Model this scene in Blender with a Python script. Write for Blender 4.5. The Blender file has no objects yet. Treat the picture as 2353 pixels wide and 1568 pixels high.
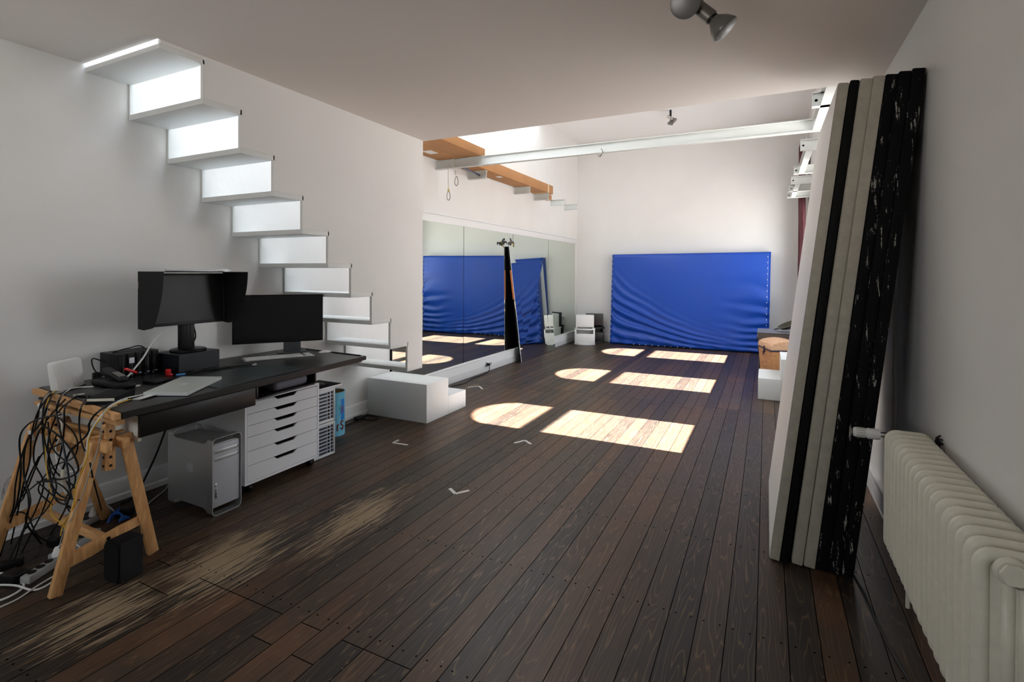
import bpy, bmesh, math, random
from mathutils import Vector, Matrix, noise
random.seed(7)
D = bpy.data
SC = bpy.context.scene
COL = SC.collection
PI = math.pi

# ------------------------------------------------------------------ camera
F_PX, CX, CY = 1173.79, 1179.24, 633.9          # focal length and principal point in a 2353x1568 frame
YAW, PITCH, ROLL = 0.460543, -0.00683413, 0.0044689
Fv = Vector((-math.sin(YAW), math.cos(YAW), 0)); Rv = Vector((math.cos(YAW), math.sin(YAW), 0)); Uv = Vector((0, 0, 1))
Fv, Uv = Fv*math.cos(PITCH)+Uv*math.sin(PITCH), Uv*math.cos(PITCH)-Fv*math.sin(PITCH)
Rv, Uv = Rv*math.cos(ROLL)+Uv*math.sin(ROLL), Uv*math.cos(ROLL)-Rv*math.sin(ROLL)
cd = D.cameras.new('camera'); cam = D.objects.new('camera', cd); COL.objects.link(cam)
cd.sensor_width = 36; cd.sensor_fit = 'HORIZONTAL'; cd.lens = 36*F_PX/2353
cd.shift_x = -(CX-1176.5)/2353; cd.shift_y = -(784-CY)/2353
cd.clip_start = 0.02; cd.clip_end = 200
M = Matrix((Rv, Uv, -Fv)).transposed().to_4x4(); M.translation = Vector((0, 0, 1.62)); cam.matrix_world = M
SC.camera = cam

# ------------------------------------------------------------------ light
SC.view_settings.view_transform = 'Standard'; SC.view_settings.look = 'None'
SC.view_settings.exposure = -0.56; SC.view_settings.gamma = 1.0
SC.view_settings.use_curve_mapping = False
w = D.worlds.new('sky'); SC.world = w; w.use_nodes = True
bg = w.node_tree.nodes['Background']
bg.inputs[1].default_value = 12.0
_nt = w.node_tree; _tc = _nt.nodes.new('ShaderNodeTexCoord'); _sx = _nt.nodes.new('ShaderNodeSeparateXYZ')
_rp = _nt.nodes.new('ShaderNodeValToRGB'); _mr = _nt.nodes.new('ShaderNodeMapRange')
_nt.links.new(_tc.outputs['Generated'], _sx.inputs[0]); _nt.links.new(_sx.outputs[2], _mr.inputs[0])
_mr.inputs[1].default_value = -1; _mr.inputs[2].default_value = 1
_nt.links.new(_mr.outputs[0], _rp.inputs[0]); _nt.links.new(_rp.outputs[0], bg.inputs[0])
_e = _rp.color_ramp.elements                       # bright lower half added to lift the ceilings, pale sky above
_e[0].position = 0; _e[0].color = (1.5, 1.46, 1.42, 1)
_e[1].position = 1; _e[1].color = (.76, .89, 1.04, 1)
_k = _e.new(.49); _k.color = (1.5, 1.46, 1.42, 1)
_k = _e.new(.52); _k.color = (.88, .94, 1.0, 1)
sd = D.lights.new('sun', 'SUN'); sd.energy = 250; sd.color = (1.0, 0.95, 0.95); sd.angle = math.radians(0.6)
sun = D.objects.new('sun', sd); COL.objects.link(sun)
TAN_E = 0.75
sdir = Vector((-1, -0.012, -TAN_E)).normalized()
sun.rotation_euler = sdir.to_track_quat('-Z', 'Y').to_euler()
def portal(name, loc, size, direction):
    l = D.lights.new(name, 'AREA'); l.shape = 'RECTANGLE'; l.size, l.size_y = size
    l.cycles.is_portal = True
    o = D.objects.new(name, l); COL.objects.link(o); o.location = loc
    o.rotation_euler = Vector(direction).to_track_quat('-Z', 'Y').to_euler()

# ------------------------------------------------------------------ materials
MATS = {}
def mat(name, color=(.8, .8, .8), rough=.5, metal=0, spec=.5, bump=0, bscale=40, var=0, vscale=6, coat=0):
    if name in MATS: return MATS[name]
    m = D.materials.new(name); m.use_nodes = True; nt = m.node_tree; b = nt.nodes['Principled BSDF']
    b.inputs['Base Color'].default_value = (*color, 1); b.inputs['Roughness'].default_value = rough
    b.inputs['Metallic'].default_value = metal; b.inputs['Specular IOR Level'].default_value = spec
    if coat: b.inputs['Coat Weight'].default_value = coat
    tc = nt.nodes.new('ShaderNodeTexCoord')
    if var:
        n = nt.nodes.new('ShaderNodeTexNoise'); n.inputs['Scale'].default_value = vscale; n.inputs['Detail'].default_value = 5
        nt.links.new(tc.outputs['Object'], n.inputs['Vector'])
        r = nt.nodes.new('ShaderNodeMapRange'); r.inputs[1].default_value = .3; r.inputs[2].default_value = .7
        r.inputs[3].default_value = 1-var; r.inputs[4].default_value = 1+var*.5
        nt.links.new(n.outputs['Fac'], r.inputs[0])
        mx = nt.nodes.new('ShaderNodeMix'); mx.data_type = 'RGBA'; mx.blend_type = 'MULTIPLY'; mx.inputs[0].default_value = 1
        mx.inputs[6].default_value = (*color, 1); nt.links.new(r.outputs[0], mx.inputs[7])
        nt.links.new(mx.outputs[2], b.inputs['Base Color'])
    if bump:
        n = nt.nodes.new('ShaderNodeTexNoise'); n.inputs['Scale'].default_value = bscale; n.inputs['Detail'].default_value = 6
        nt.links.new(tc.outputs['Object'], n.inputs['Vector'])
        bp = nt.nodes.new('ShaderNodeBump'); bp.inputs['Strength'].default_value = bump; bp.inputs['Distance'].default_value = .01
        nt.links.new(n.outputs['Fac'], bp.inputs['Height']); nt.links.new(bp.outputs[0], b.inputs['Normal'])
    MATS[name] = m
    return m

def wood(name, c1, c2, scale=8, axis=0, rough=.5):
    if name in MATS: return MATS[name]
    m = D.materials.new(name); m.use_nodes = True; nt = m.node_tree; b = nt.nodes['Principled BSDF']
    tc = nt.nodes.new('ShaderNodeTexCoord'); mp = nt.nodes.new('ShaderNodeMapping')
    s = [6.0, 6.0, 6.0]; s[axis] = .5; mp.inputs['Scale'].default_value = s
    nt.links.new(tc.outputs['Object'], mp.inputs[0])
    n = nt.nodes.new('ShaderNodeTexNoise'); n.inputs['Scale'].default_value = scale; n.inputs['Detail'].default_value = 6
    n.inputs['Distortion'].default_value = 1.2
    nt.links.new(mp.outputs[0], n.inputs['Vector'])
    r = nt.nodes.new('ShaderNodeValToRGB'); r.color_ramp.elements[0].color = (*c1, 1); r.color_ramp.elements[1].color = (*c2, 1)
    r.color_ramp.elements[0].position = .35; r.color_ramp.elements[1].position = .65
    nt.links.new(n.outputs['Fac'], r.inputs[0]); nt.links.new(r.outputs[0], b.inputs['Base Color'])
    b.inputs['Roughness'].default_value = rough
    MATS[name] = m
    return m

WALL = mat('wall_paint', (.80, .79, .765), .75, spec=.25, bump=.25, bscale=9, var=.03, vscale=1.5)
CEIL_LIT = mat('ceiling_paint_lightened', (.93, .93, .92), .85, spec=.2)  # high ceiling: colour raised to stand in for light it lacks
CEIL = mat('ceiling_paint_shaded', (.76, .72, .68), .85, spec=.2, bump=.1, bscale=12)  # near ceiling: its dimmer, warmer light is put into the colour
WHITE = mat('white_gloss_paint', (.82, .82, .81), .4)
STAIRW = mat('stair_white_paint', (.74, .75, .73), .5, bump=.05)
BEAMW = mat('beam_white_paint', (.66, .68, .65), .45, bump=.08, bscale=60)
BLACK = mat('black_plastic', (.006, .006, .007), .42, spec=.22)
BLACKM = mat('black_matte', (.008, .008, .009), .8, spec=.15)
DARKG = mat('dark_grey_plastic', (.022, .023, .025), .5, spec=.25)
ALU = mat('brushed_aluminium', (.62, .63, .64), .38, metal=.85)
SILV = mat('silver_plastic', (.68, .69, .70), .4, metal=.3)
CHROME = mat('chrome', (.7, .7, .7), .15, metal=1)
LWHITE = mat('white_laminate', (.80, .81, .83), .35)
OAKB = mat('black_brown_laminate', (.010, .009, .009), .33, spec=.35, bump=.06, bscale=90)
CREAM = mat('cream_laminate', (.70, .68, .60), .5)
PINE = wood('pine_wood', (.58, .29, .11), (.78, .45, .19), axis=2)
PINEX = wood('pine_wood_lengthwise', (.58, .29, .11), (.78, .45, .19), axis=0)
CARTON = mat('cardboard', (.44, .215, .085), .8, var=.08, vscale=3)
TAPE = mat('beige_parcel_tape', (.62, .43, .24), .4)
RED = mat('red_plastic', (.6, .01, .01), .4)
BLUEP = mat('blue_plastic', (.02, .12, .5), .4)
YEL = mat('yellow_cable', (.70, .40, .03), .5)
WCAB = mat('white_cable', (.75, .75, .72), .45)
GCAB = mat('grey_cable', (.42, .41, .37), .5)
ROUTER = mat('router_white', (.82, .81, .77), .35)
RAD = mat('radiator_enamel', (.80, .765, .64), .33, var=.05, vscale=30, bump=.08, bscale=80)
PAPER = mat('paper', (.78, .74, .60), .8)
GREEN = mat('dark_green_mat', (.02, .032, .034), .35)
CURT = mat('dark_red_curtain', (.055, .007, .011), .8)

def mirror_mat(name, col, rough=0.0):
    m = mat(name, col, rough, metal=1.0); return m
MIRR = mirror_mat('mirror_glass', (.70, .76, .70), .012)

def blue_mat():
    m = D.materials.new('blue_vinyl'); m.use_nodes = True; nt = m.node_tree; b = nt.nodes['Principled BSDF']
    b.inputs['Base Color'].default_value = (.005, .052, .34, 1); b.inputs['Roughness'].default_value = .38
    b.inputs['Specular IOR Level'].default_value = .35
    n = nt.nodes.new('ShaderNodeTexNoise'); n.inputs['Scale'].default_value = 350
    tc = nt.nodes.new('ShaderNodeTexCoord'); nt.links.new(tc.outputs['Object'], n.inputs['Vector'])
    bp = nt.nodes.new('ShaderNodeBump'); bp.inputs['Strength'].default_value = .12; bp.inputs['Distance'].default_value = .002
    nt.links.new(n.outputs['Fac'], bp.inputs['Height']); nt.links.new(bp.outputs[0], b.inputs['Normal'])
    return m
BLUEV = blue_mat()

def chipped(name, base, chip, thr=.62, scale=9):
    """paint on edges that has flaked away in places"""
    m = D.materials.new(name); m.use_nodes = True; nt = m.node_tree; b = nt.nodes['Principled BSDF']
    tc = nt.nodes.new('ShaderNodeTexCoord'); mp = nt.nodes.new('ShaderNodeMapping'); mp.inputs['Scale'].default_value = (24, 1, 3.4)
    oi = nt.nodes.new('ShaderNodeObjectInfo'); cr = nt.nodes.new('ShaderNodeCombineXYZ'); mu = nt.nodes.new('ShaderNodeMath'); mu.operation = 'MULTIPLY'; mu.inputs[1].default_value = 40
    nt.links.new(oi.outputs['Random'], mu.inputs[0]); nt.links.new(mu.outputs[0], cr.inputs[2]); nt.links.new(mu.outputs[0], cr.inputs[0])
    va = nt.nodes.new('ShaderNodeVectorMath'); nt.links.new(tc.outputs['Object'], va.inputs[0]); nt.links.new(cr.outputs[0], va.inputs[1])
    nt.links.new(va.outputs[0], mp.inputs[0])
    n = nt.nodes.new('ShaderNodeTexNoise'); n.inputs['Scale'].default_value = 1.6; n.inputs['Detail'].default_value = 9
    n.inputs['Roughness'].default_value = .72
    nt.links.new(mp.outputs[0], n.inputs['Vector'])
    n2 = nt.nodes.new('ShaderNodeTexNoise'); n2.inputs['Scale'].default_value = 90; n2.inputs['Detail'].default_value = 4
    nt.links.new(tc.outputs['Object'], n2.inputs['Vector'])
    ad = nt.nodes.new('ShaderNodeMath'); ad.operation = 'MULTIPLY_ADD'; ad.inputs[1].default_value = .12
    nt.links.new(n2.outputs['Fac'], ad.inputs[0]); nt.links.new(n.outputs['Fac'], ad.inputs[2])
    r = nt.nodes.new('ShaderNodeValToRGB'); e = r.color_ramp.elements
    e[0].position = thr; e[0].color = (*base, 1); e[1].position = thr+.02; e[1].color = (*chip, 1)
    nt.links.new(ad.outputs[0], r.inputs[0]); nt.links.new(r.outputs[0], b.inputs['Base Color'])
    b.inputs['Roughness'].default_value = .7; b.inputs['Specular IOR Level'].default_value = .12
    return m
FBLACK = chipped('chipped_black_paint', (.005, .005, .006), (.42, .41, .36), .645)
FCREAM = mat('cream_panel_edge', (.47, .44, .36), .7, bump=.15, bscale=60, var=.12, vscale=20)
FWHITE = mat('panel_white_face', (.84, .83, .80), .5)
FBLK2 = mat('plain_black_paint', (.006, .006, .006), .6, spec=.15)

# ------------------------------------------------------------------ floor boards
def floor_material():
    m = D.materials.new('stained_floorboards'); m.use_nodes = True; nt = m.node_tree; N = nt.nodes; L = nt.links
    b = N['Principled BSDF']
    def math_(op, a, c=None, d=None, clamp=False):
        n = N.new('ShaderNodeMath'); n.operation = op; n.use_clamp = clamp
        for i, v in enumerate((a, c, d)):
            if v is None: continue
            if isinstance(v, (int, float)): n.inputs[i].default_value = v
            else: L.new(v, n.inputs[i])
        return n.outputs[0]
    g = N.new('ShaderNodeNewGeometry'); sx = N.new('ShaderNodeSeparateXYZ'); L.new(g.outputs['Position'], sx.inputs[0])
    X, Y = sx.outputs[0], sx.outputs[1]
    W = .1255
    u = math_('DIVIDE', math_('ADD', X, .029+100*W), W)
    idx = math_('FLOOR', u); fr = math_('FRACT', u)
    # butt joints: one row near Y 1.67 (staggered by one board width in turn), others far away
    odd = math_('MODULO', idx, 2)
    wn = N.new('ShaderNodeTexWhiteNoise'); wn.noise_dimensions = '1D'; L.new(idx, wn.inputs['W'])
    sh = math_('MULTIPLY', math_('GREATER_THAN', wn.outputs['Value'], .72), -.16)
    jy = math_('DIVIDE', math_('SUBTRACT', Y, math_('ADD', 1.67, sh)), 4.9)
    seg = math_('FLOOR', jy); sf = math_('FRACT', jy)
    wid = math_('ADD', idx, math_('MULTIPLY', seg, 37.7))
    w1 = N.new('ShaderNodeTexWhiteNoise'); w1.noise_dimensions = '1D'; L.new(wid, w1.inputs['W'])
    # gap mask
    gd = math_('MINIMUM', fr, math_('SUBTRACT', 1.0, fr))
    gap = math_('LESS_THAN', gd, .017)
    jd = math_('MINIMUM', sf, math_('SUBTRACT', 1.0, sf))
    gap = math_('MAXIMUM', gap, math_('LESS_THAN', jd, .0005))
    # grain
    cmb = N.new('ShaderNodeCombineXYZ'); L.new(math_('MULTIPLY', X, 7), cmb.inputs[0]); L.new(math_('MULTIPLY', Y, .55), cmb.inputs[1])
    L.new(math_('MULTIPLY', w1.outputs['Value'], 60), cmb.inputs[2])
    n1 = N.new('ShaderNodeTexNoise'); n1.inputs['Scale'].default_value = 1.3; n1.inputs['Detail'].default_value = 2; L.new(cmb.outputs[0], n1.inputs['Vector'])
    ring = math_('FRACT', math_('MULTIPLY', n1.outputs['Fac'], 18))
    ring = math_('ABSOLUTE', math_('SUBTRACT', math_('MULTIPLY', ring, 2), 1))
    ringm = math_('POWER', ring, 9)
    cmb2 = N.new('ShaderNodeCombineXYZ'); L.new(math_('MULTIPLY', X, 160), cmb2.inputs[0]); L.new(math_('MULTIPLY', Y, 4), cmb2.inputs[1]); L.new(w1.outputs['Value'], cmb2.inputs[2])
    n2 = N.new('ShaderNodeTexNoise'); n2.inputs['Scale'].default_value = 1; n2.inputs['Detail'].default_value = 4; L.new(cmb2.outputs[0], n2.inputs['Vector'])
    n3 = N.new('ShaderNodeTexNoise'); n3.inputs['Scale'].default_value = 1.1; n3.inputs['Detail'].default_value = 6; n3.inputs['Roughness'].default_value = .65
    L.new(g.outputs['Position'], n3.inputs['Vector'])
    # board tint
    ramp = N.new('ShaderNodeValToRGB'); e = ramp.color_ramp.elements
    e[0].position = 0; e[0].color = (.018, .014, .012, 1)
    e[1].position = 1; e[1].color = (.105, .052, .027, 1)
    for p, c in ((.25, (.030, .022, .017)), (.5, (.042, .028, .020)), (.7, (.070, .038, .022)), (.85, (.048, .035, .025))):
        k = e.new(p); k.color = (*c, 1)
    tv = math_('MULTIPLY_ADD', math_('SUBTRACT', n3.outputs['Fac'], .5), .9, math_('MULTIPLY', w1.outputs['Value'], .92))
    L.new(tv, ramp.inputs[0])
    def mix(f, a, c, blend='MIX'):
        n = N.new('ShaderNodeMix'); n.data_type = 'RGBA'; n.blend_type = blend
        for i, v in ((0, f), (6, a), (7, c)):
            if isinstance(v, (int, float)): n.inputs[i].default_value = v
            elif isinstance(v, tuple): n.inputs[i].default_value = (*v, 1)
            else: L.new(v, n.inputs[i])
        return n.outputs[2]
    col = mix(math_('MULTIPLY', ringm, .42), ramp.outputs[0], (.22, .135, .065))
    fine = math_('MULTIPLY_ADD', math_('SUBTRACT', n2.outputs['Fac'], .5), 1.1, 1.0)
    fc = N.new('ShaderNodeCombineXYZ')
    for i in range(3): L.new(fine, fc.inputs[i])
    col = mix(1.0, col, fc.outputs[0], 'MULTIPLY')
    # walked-off stain: pale bare wood in a patch beside the trestle and faint elsewhere
    def blob(cx, cy, rx, ry, rot):
        dx = math_('SUBTRACT', X, cx); dy = math_('SUBTRACT', Y, cy)
        c, s = math.cos(rot), math.sin(rot)
        a = math_('ADD', math_('MULTIPLY', dx, c/rx), math_('MULTIPLY', dy, s/rx))
        q = math_('ADD', math_('MULTIPLY', dx, -s/ry), math_('MULTIPLY', dy, c/ry))
        r2 = math_('ADD', math_('MULTIPLY', a, a), math_('MULTIPLY', q, q))
        return math_('SUBTRACT', 1.0, math_('SQRT', r2), clamp=True)
    bl = math_('MAXIMUM', blob(-2.72, 1.85, .62, .95, .22), blob(-2.40, 2.55, .42, 1.15, .12))
    bl = math_('MAXIMUM', bl, math_('MULTIPLY', blob(-2.80, 1.30, .48, .62, 0), 1.0))
    bl = math_('MAXIMUM', bl, math_('MULTIPLY', blob(-1.0, 7.7, .5, .5, 0), .45))
    cmb3 = N.new('ShaderNodeCombineXYZ'); L.new(math_('MULTIPLY', X, 62), cmb3.inputs[0]); L.new(math_('MULTIPLY', Y, 3.6), cmb3.inputs[1])
    n4 = N.new('ShaderNodeTexNoise'); n4.inputs['Scale'].default_value = 1; n4.inputs['Detail'].default_value = 8; n4.inputs['Roughness'].default_value = .68
    L.new(cmb3.outputs[0], n4.inputs['Vector'])
    thr = math_('SUBTRACT', .74, math_('MULTIPLY', bl, .41))
    wear = math_('MULTIPLY', math_('SUBTRACT', n4.outputs['Fac'], thr), 9, clamp=True)
    col = mix(math_('MULTIPLY', wear, .80), col, (.36, .275, .175))
    # small scuffs and paint specks
    vo = N.new('ShaderNodeTexVoronoi'); vo.inputs['Scale'].default_value = 7; L.new(g.outputs['Position'], vo.inputs['Vector'])
    sp = math_('LESS_THAN', vo.outputs['Distance'], .022)
    sp = math_('MULTIPLY', sp, math_('GREATER_THAN', n3.outputs['Fac'], .5))
    col = mix(math_('MULTIPLY', sp, .7), col, (.45, .42, .38))
    # nails: two rows of pairs across each board
    ny = math_('FRACT', math_('DIVIDE', math_('SUBTRACT', Y, 1.74), .78))
    dyn = math_('MULTIPLY', math_('MINIMUM', ny, math_('SUBTRACT', 1, ny)), .78)
    dxn = math_('MULTIPLY', math_('ABSOLUTE', math_('SUBTRACT', math_('ABSOLUTE', math_('SUBTRACT', fr, .5)), .28)), W)
    nd = math_('SQRT', math_('ADD', math_('MULTIPLY', dyn, dyn), math_('MULTIPLY', dxn, dxn)))
    nail = math_('LESS_THAN', nd, .0050)
    dark = math_('MAXIMUM', gap, nail)
    col = mix(math_('MULTIPLY', dark, .93), col, (.003, .003, .003))
    L.new(col, b.inputs['Base Color'])
    rg = math_('MULTIPLY_ADD', n2.outputs['Fac'], .25, .22)
    rg = math_('ADD', rg, math_('MULTIPLY', n3.outputs['Fac'], .14))
    rg = math_('ADD', rg, math_('MULTIPLY', wear, .2))
    L.new(rg, b.inputs['Roughness']); L.new(math_('MULTIPLY_ADD', dark, -.19, .19), b.inputs['Specular IOR Level'])
    hgt = math_('SUBTRACT', math_('MULTIPLY', n2.outputs['Fac'], .25), math_('MULTIPLY', dark, 1.0))
    bp = N.new('ShaderNodeBump'); bp.inputs['Strength'].default_value = .35; bp.inputs['Distance'].default_value = .004
    L.new(hgt, bp.inputs['Height']); L.new(bp.outputs[0], b.inputs['Normal'])
    return m
FLOOR = floor_material()

# ------------------------------------------------------------------ mesh helpers
I4 = Matrix.Identity(4)
def frame(loc, rz=0, rx=0, ry=0):
    return Matrix.Translation(loc) @ Matrix.Rotation(rz, 4, 'Z') @ Matrix.Rotation(ry, 4, 'Y') @ Matrix.Rotation(rx, 4, 'X')
def world_of(o):
    return (world_of(o.parent) if o.parent else I4) @ o.matrix_basis
class B:
    """a mesh under construction"""
    def __init__(s): s.bm = bmesh.new(); s.mats = []
    def mi(s, m):
        if m not in s.mats: s.mats.append(m)
        return s.mats.index(m)
    def box(s, lo, hi, m, bev=0, X=I4, seg=2):
        r = bmesh.ops.create_cube(s.bm, size=1); vs = r['verts']
        lo, hi = Vector(lo), Vector(hi)
        for v in vs:
            v.co = Vector([(lo[i]+hi[i])/2 + v.co[i]*(hi[i]-lo[i]) for i in range(3)])
        fs = list({f for v in vs for f in v.link_faces})
        for f in fs: f.material_index = s.mi(m)
        if bev:
            es = list({e for v in vs for e in v.link_edges})
            rr = bmesh.ops.bevel(s.bm, geom=es, offset=bev, segments=seg, affect='EDGES', profile=.5, clamp_overlap=True)
            vs = list({v for f in rr['faces'] for v in f.verts} | {v for v in vs if v.is_valid})
            for f in rr['faces']: f.material_index = s.mi(m)
        for v in vs: v.co = X @ v.co
        return s
    def prism(s, poly, a, b_, axis, m, X=I4, bev=0):
        """poly of 2-D points in the two axes other than `axis`, extruded from a to b_"""
        ax = [i for i in range(3) if i != axis]
        def P(p, h):
            v = [0, 0, 0]; v[ax[0]] = p[0]; v[ax[1]] = p[1]; v[axis] = h; return X @ Vector(v)
        A = [s.bm.verts.new(P(p, a)) for p in poly]; C = [s.bm.verts.new(P(p, b_)) for p in poly]
        n = len(poly); fs = [s.bm.faces.new(A), s.bm.faces.new(C[::-1])]
        for i in range(n): fs.append(s.bm.faces.new((A[i], C[i], C[(i+1) % n], A[(i+1) % n])))
        for f in fs: f.material_index = s.mi(m)
        bmesh.ops.recalc_face_normals(s.bm, faces=fs)
        if bev:
            es = list({e for f in fs for e in f.edges})
            rr = bmesh.ops.bevel(s.bm, geom=es, offset=bev, segments=2, affect='EDGES', clamp_overlap=True)
            for f in rr['faces']: f.material_index = s.mi(m)
        return s
    def tube(s, pts, r, m, n=8, smooth=True, sub=6, cap=True):
        pts = [Vector(p) for p in pts]
        if smooth and len(pts) > 2:
            P = [pts[0]*2-pts[1]]+pts+[pts[-1]*2-pts[-2]]; out = []
            for i in range(1, len(P)-2):
                for k in range(sub):
                    t = k/sub; a, b_, c, d = P[i-1], P[i], P[i+1], P[i+2]
                    out.append(.5*((2*b_)+(c-a)*t+(2*a-5*b_+4*c-d)*t*t+(3*b_-a-3*c+d)*t**3))
            out.append(pts[-1]); pts = out
        rs = r if isinstance(r, (list, tuple)) else [r]*len(pts)
        if len(rs) != len(pts): rs = [rs[min(len(rs)-1, int(i*len(rs)/len(pts)))] for i in range(len(pts))]
        rings = []; up = None
        for i, p in enumerate(pts):
            t = (pts[min(i+1, len(pts)-1)]-pts[max(i-1, 0)])
            if t.length < 1e-7: t = Vector((0, 0, 1))
            t.normalize()
            if up is None:
                up = t.orthogonal().normalized()
            else:
                up = (up-t*up.dot(t))
                up = up.normalized() if up.length > 1e-6 else t.orthogonal().normalized()
            sd_ = t.cross(up)
            rings.append([s.bm.verts.new(p+(up*math.cos(2*PI*k/n)+sd_*math.sin(2*PI*k/n))*rs[i]) for k in range(n)])
        fs = []
        for a, b_ in zip(rings, rings[1:]):
            for k in range(n): fs.append(s.bm.faces.new((a[k], a[(k+1) % n], b_[(k+1) % n], b_[k])))
        if cap: fs += [s.bm.faces.new(rings[0][::-1]), s.bm.faces.new(rings[-1])]
        for f in fs: f.material_index = s.mi(m); f.smooth = True
        if cap: fs[-1].smooth = fs[-2].smooth = False
        return s
    def bar(s, a, b_, w_, t_, m, side=(1, 0, 0), bev=.003):
        """straight timber from a to b_, w_ wide along `side`, t_ thick across"""
        a, b_ = Vector(a), Vector(b_); d = b_-a; L_ = d.length; z = d.normalized(); x = Vector(side); x = (x-z*x.dot(z)).normalized(); y = z.cross(x)
        X = Matrix((x, y, z)).transposed().to_4x4(); X.translation = a
        return s.box((-w_/2, -t_/2, 0), (w_/2, t_/2, L_), m, bev, X)
    def lathe(s, prof, m, X=I4, n=28, closed=False):
        rings = []
        for r, z in prof:
            rings.append([s.bm.verts.new(X @ Vector((r*math.cos(2*PI*k/n), r*math.sin(2*PI*k/n), z))) for k in range(n)] if r > 1e-6 else [s.bm.verts.new(X @ Vector((0, 0, z)))])
        fs = []
        for a, b_ in zip(rings, rings[1:]):
            for k in range(n):
                k2 = (k+1) % n
                if len(a) == 1 and len(b_) == 1: continue
                if len(a) == 1: fs.append(s.bm.faces.new((a[0], b_[k], b_[k2])))
                elif len(b_) == 1: fs.append(s.bm.faces.new((a[k], a[k2], b_[0])))
                else: fs.append(s.bm.faces.new((a[k], a[k2], b_[k2], b_[k])))
        for f in fs: f.material_index = s.mi(m); f.smooth = True
        return s
    def quad(s, pts, m):
        f = s.bm.faces.new([s.bm.verts.new(p) for p in pts]); f.material_index = s.mi(m); return s
    def obj(s, name, parent=None, sharp=True):
        me = D.meshes.new(name)
        bmesh.ops.recalc_face_normals(s.bm, faces=s.bm.faces[:])
        s.bm.to_mesh(me); s.bm.free()
        for m in s.mats: me.materials.append(m)
        if sharp:
            try: me.set_sharp_from_angle(angle=math.radians(38))
            except Exception: pass
        o = D.objects.new(name, me); COL.objects.link(o)
        if parent is not None:
            o.parent = parent                      # meshes are built in world space: bring them into the parent's frame
            me.transform(world_of(parent).inverted())
        return o
def rrect(w_, h_, r, n=6):
    pts = []
    for cx, cy, a0 in ((w_/2-r, h_/2-r, 0), (-w_/2+r, h_/2-r, 90), (-w_/2+r, -h_/2+r, 180), (w_/2-r, -h_/2+r, 270)):
        for k in range(n+1):
            a = math.radians(a0+90*k/n); pts.append((cx+r*math.cos(a), cy+r*math.sin(a)))
    return pts
def tag(o, label, cat, group=None, kind=None):
    if label: o['label'] = label
    if cat: o['category'] = cat
    if group: o['group'] = group
    if kind: o['kind'] = kind
    return o
def thing(name, label, cat, loc, group=None, rz=0):
    o = D.objects.new(name, None); COL.objects.link(o); o.location = loc; o.rotation_euler = (0, 0, rz)
    o.empty_display_size = .1
    return tag(o, label, cat, group)
def struct(b, name):
    return tag(b.obj(name), None, None, kind='structure')
def copy_tree(o, parent=None):
    c = o.copy(); COL.objects.link(c); c.parent = parent
    for ch in list(o.children): copy_tree(ch, c)
    return c

# ================================================================== the room
XL, XR, YB, YF, HC, HT = -4.10, .72, 11.72, -1.9, 3.0, 4.72
XP = -3.25                                         # outer face of the staircase wall
YE = 4.42                                          # where the low ceiling stops
struct(B().box((XL-.3, YF-.3, -.1), (XR+.3, YB+.3, 0), FLOOR), 'floor')
struct(B().box((XL-.25, YF, 0), (XL, YB, HT+.3), WALL), 'wall_left')
struct(B().box((XL-.25, YB, 0), (XR+.25, YB+.25, HT+.3), WALL), 'wall_back')
# right wall with three arched windows in the tall room
WIN = [(4.80, 5.73), (7.375, 8.31), (9.95, 10.90)]
Z_S, Z_T0, Z_T1, Z_SP, Z_TOP = 1.05, 2.17, 2.33, 2.72, 2.94
TH = .16
def right_wall():
    b = B(); y = YF
    for a, c in WIN:
        b.box((XR, y, 0), (XR+TH, a, HT+.3), WALL)
        b.box((XR, a, 0), (XR+TH, c, Z_S), WALL)
        poly = [(a, HT+.3), (a, Z_SP)]
        for k in range(1, 12):
            t = k/12; poly.append((a+(c-a)*t, Z_SP+(Z_TOP-Z_SP)*math.sin(PI*t)**.7))
        poly += [(c, Z_SP), (c, HT+.3)]
        b.prism(poly, XR, XR+TH, 0, WALL)
        y = c
    b.box((XR, y, 0), (XR+TH, YB, HT+.3), WALL)
    return struct(b, 'wall_right')
right_wall()
for i, (a, c) in enumerate(WIN):
    b = B(); xo = XR+TH-.03
    b.box((xo-.04, a-.05, Z_T0), (xo, c+.05, Z_T1), WHITE, .004)
    for yy in (a-.05, c): b.box((xo-.04, yy, Z_S-.05), (xo, yy+.05, Z_SP+.1), WHITE, .004)
    b.box((xo-.04, a-.05, Z_S-.06), (xo, c+.05, Z_S), WHITE, .004)
    struct(b, 'window_%d' % (i+1))
    portal('daylight_portal', (XR+TH+.02, (a+c)/2, (Z_S+Z_TOP)/2), (c-a, Z_TOP-Z_S), (-1, 0, 0))
# wall behind the viewpoint with an unseen window added for soft fill light
FILL_WB = (-3.0, -1.5, 1.1, 2.2)
b = B()
b.box((XL, YF-.2, 0), (FILL_WB[0], YF, HC+.2), WALL).box((FILL_WB[1], YF-.2, 0), (XR+.25, YF, HC+.2), WALL)
b.box((FILL_WB[0], YF-.2, 0), (FILL_WB[1], YF, FILL_WB[2]), WALL).box((FILL_WB[0], YF-.2, FILL_WB[3]), (FILL_WB[1], YF, HC+.2), WALL)
struct(b, 'wall_front')
b = B()
for xx in (FILL_WB[0], (FILL_WB[0]+FILL_WB[1])/2-.03, FILL_WB[1]-.06): b.box((xx, YF-.14, FILL_WB[2]), (xx+.06, YF-.08, FILL_WB[3]), WHITE, .004)
for zz in (FILL_WB[2], FILL_WB[3]-.06): b.box((FILL_WB[0], YF-.14, zz), (FILL_WB[1], YF-.08, zz+.06), WHITE, .004)
struct(b, 'window_4')
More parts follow.
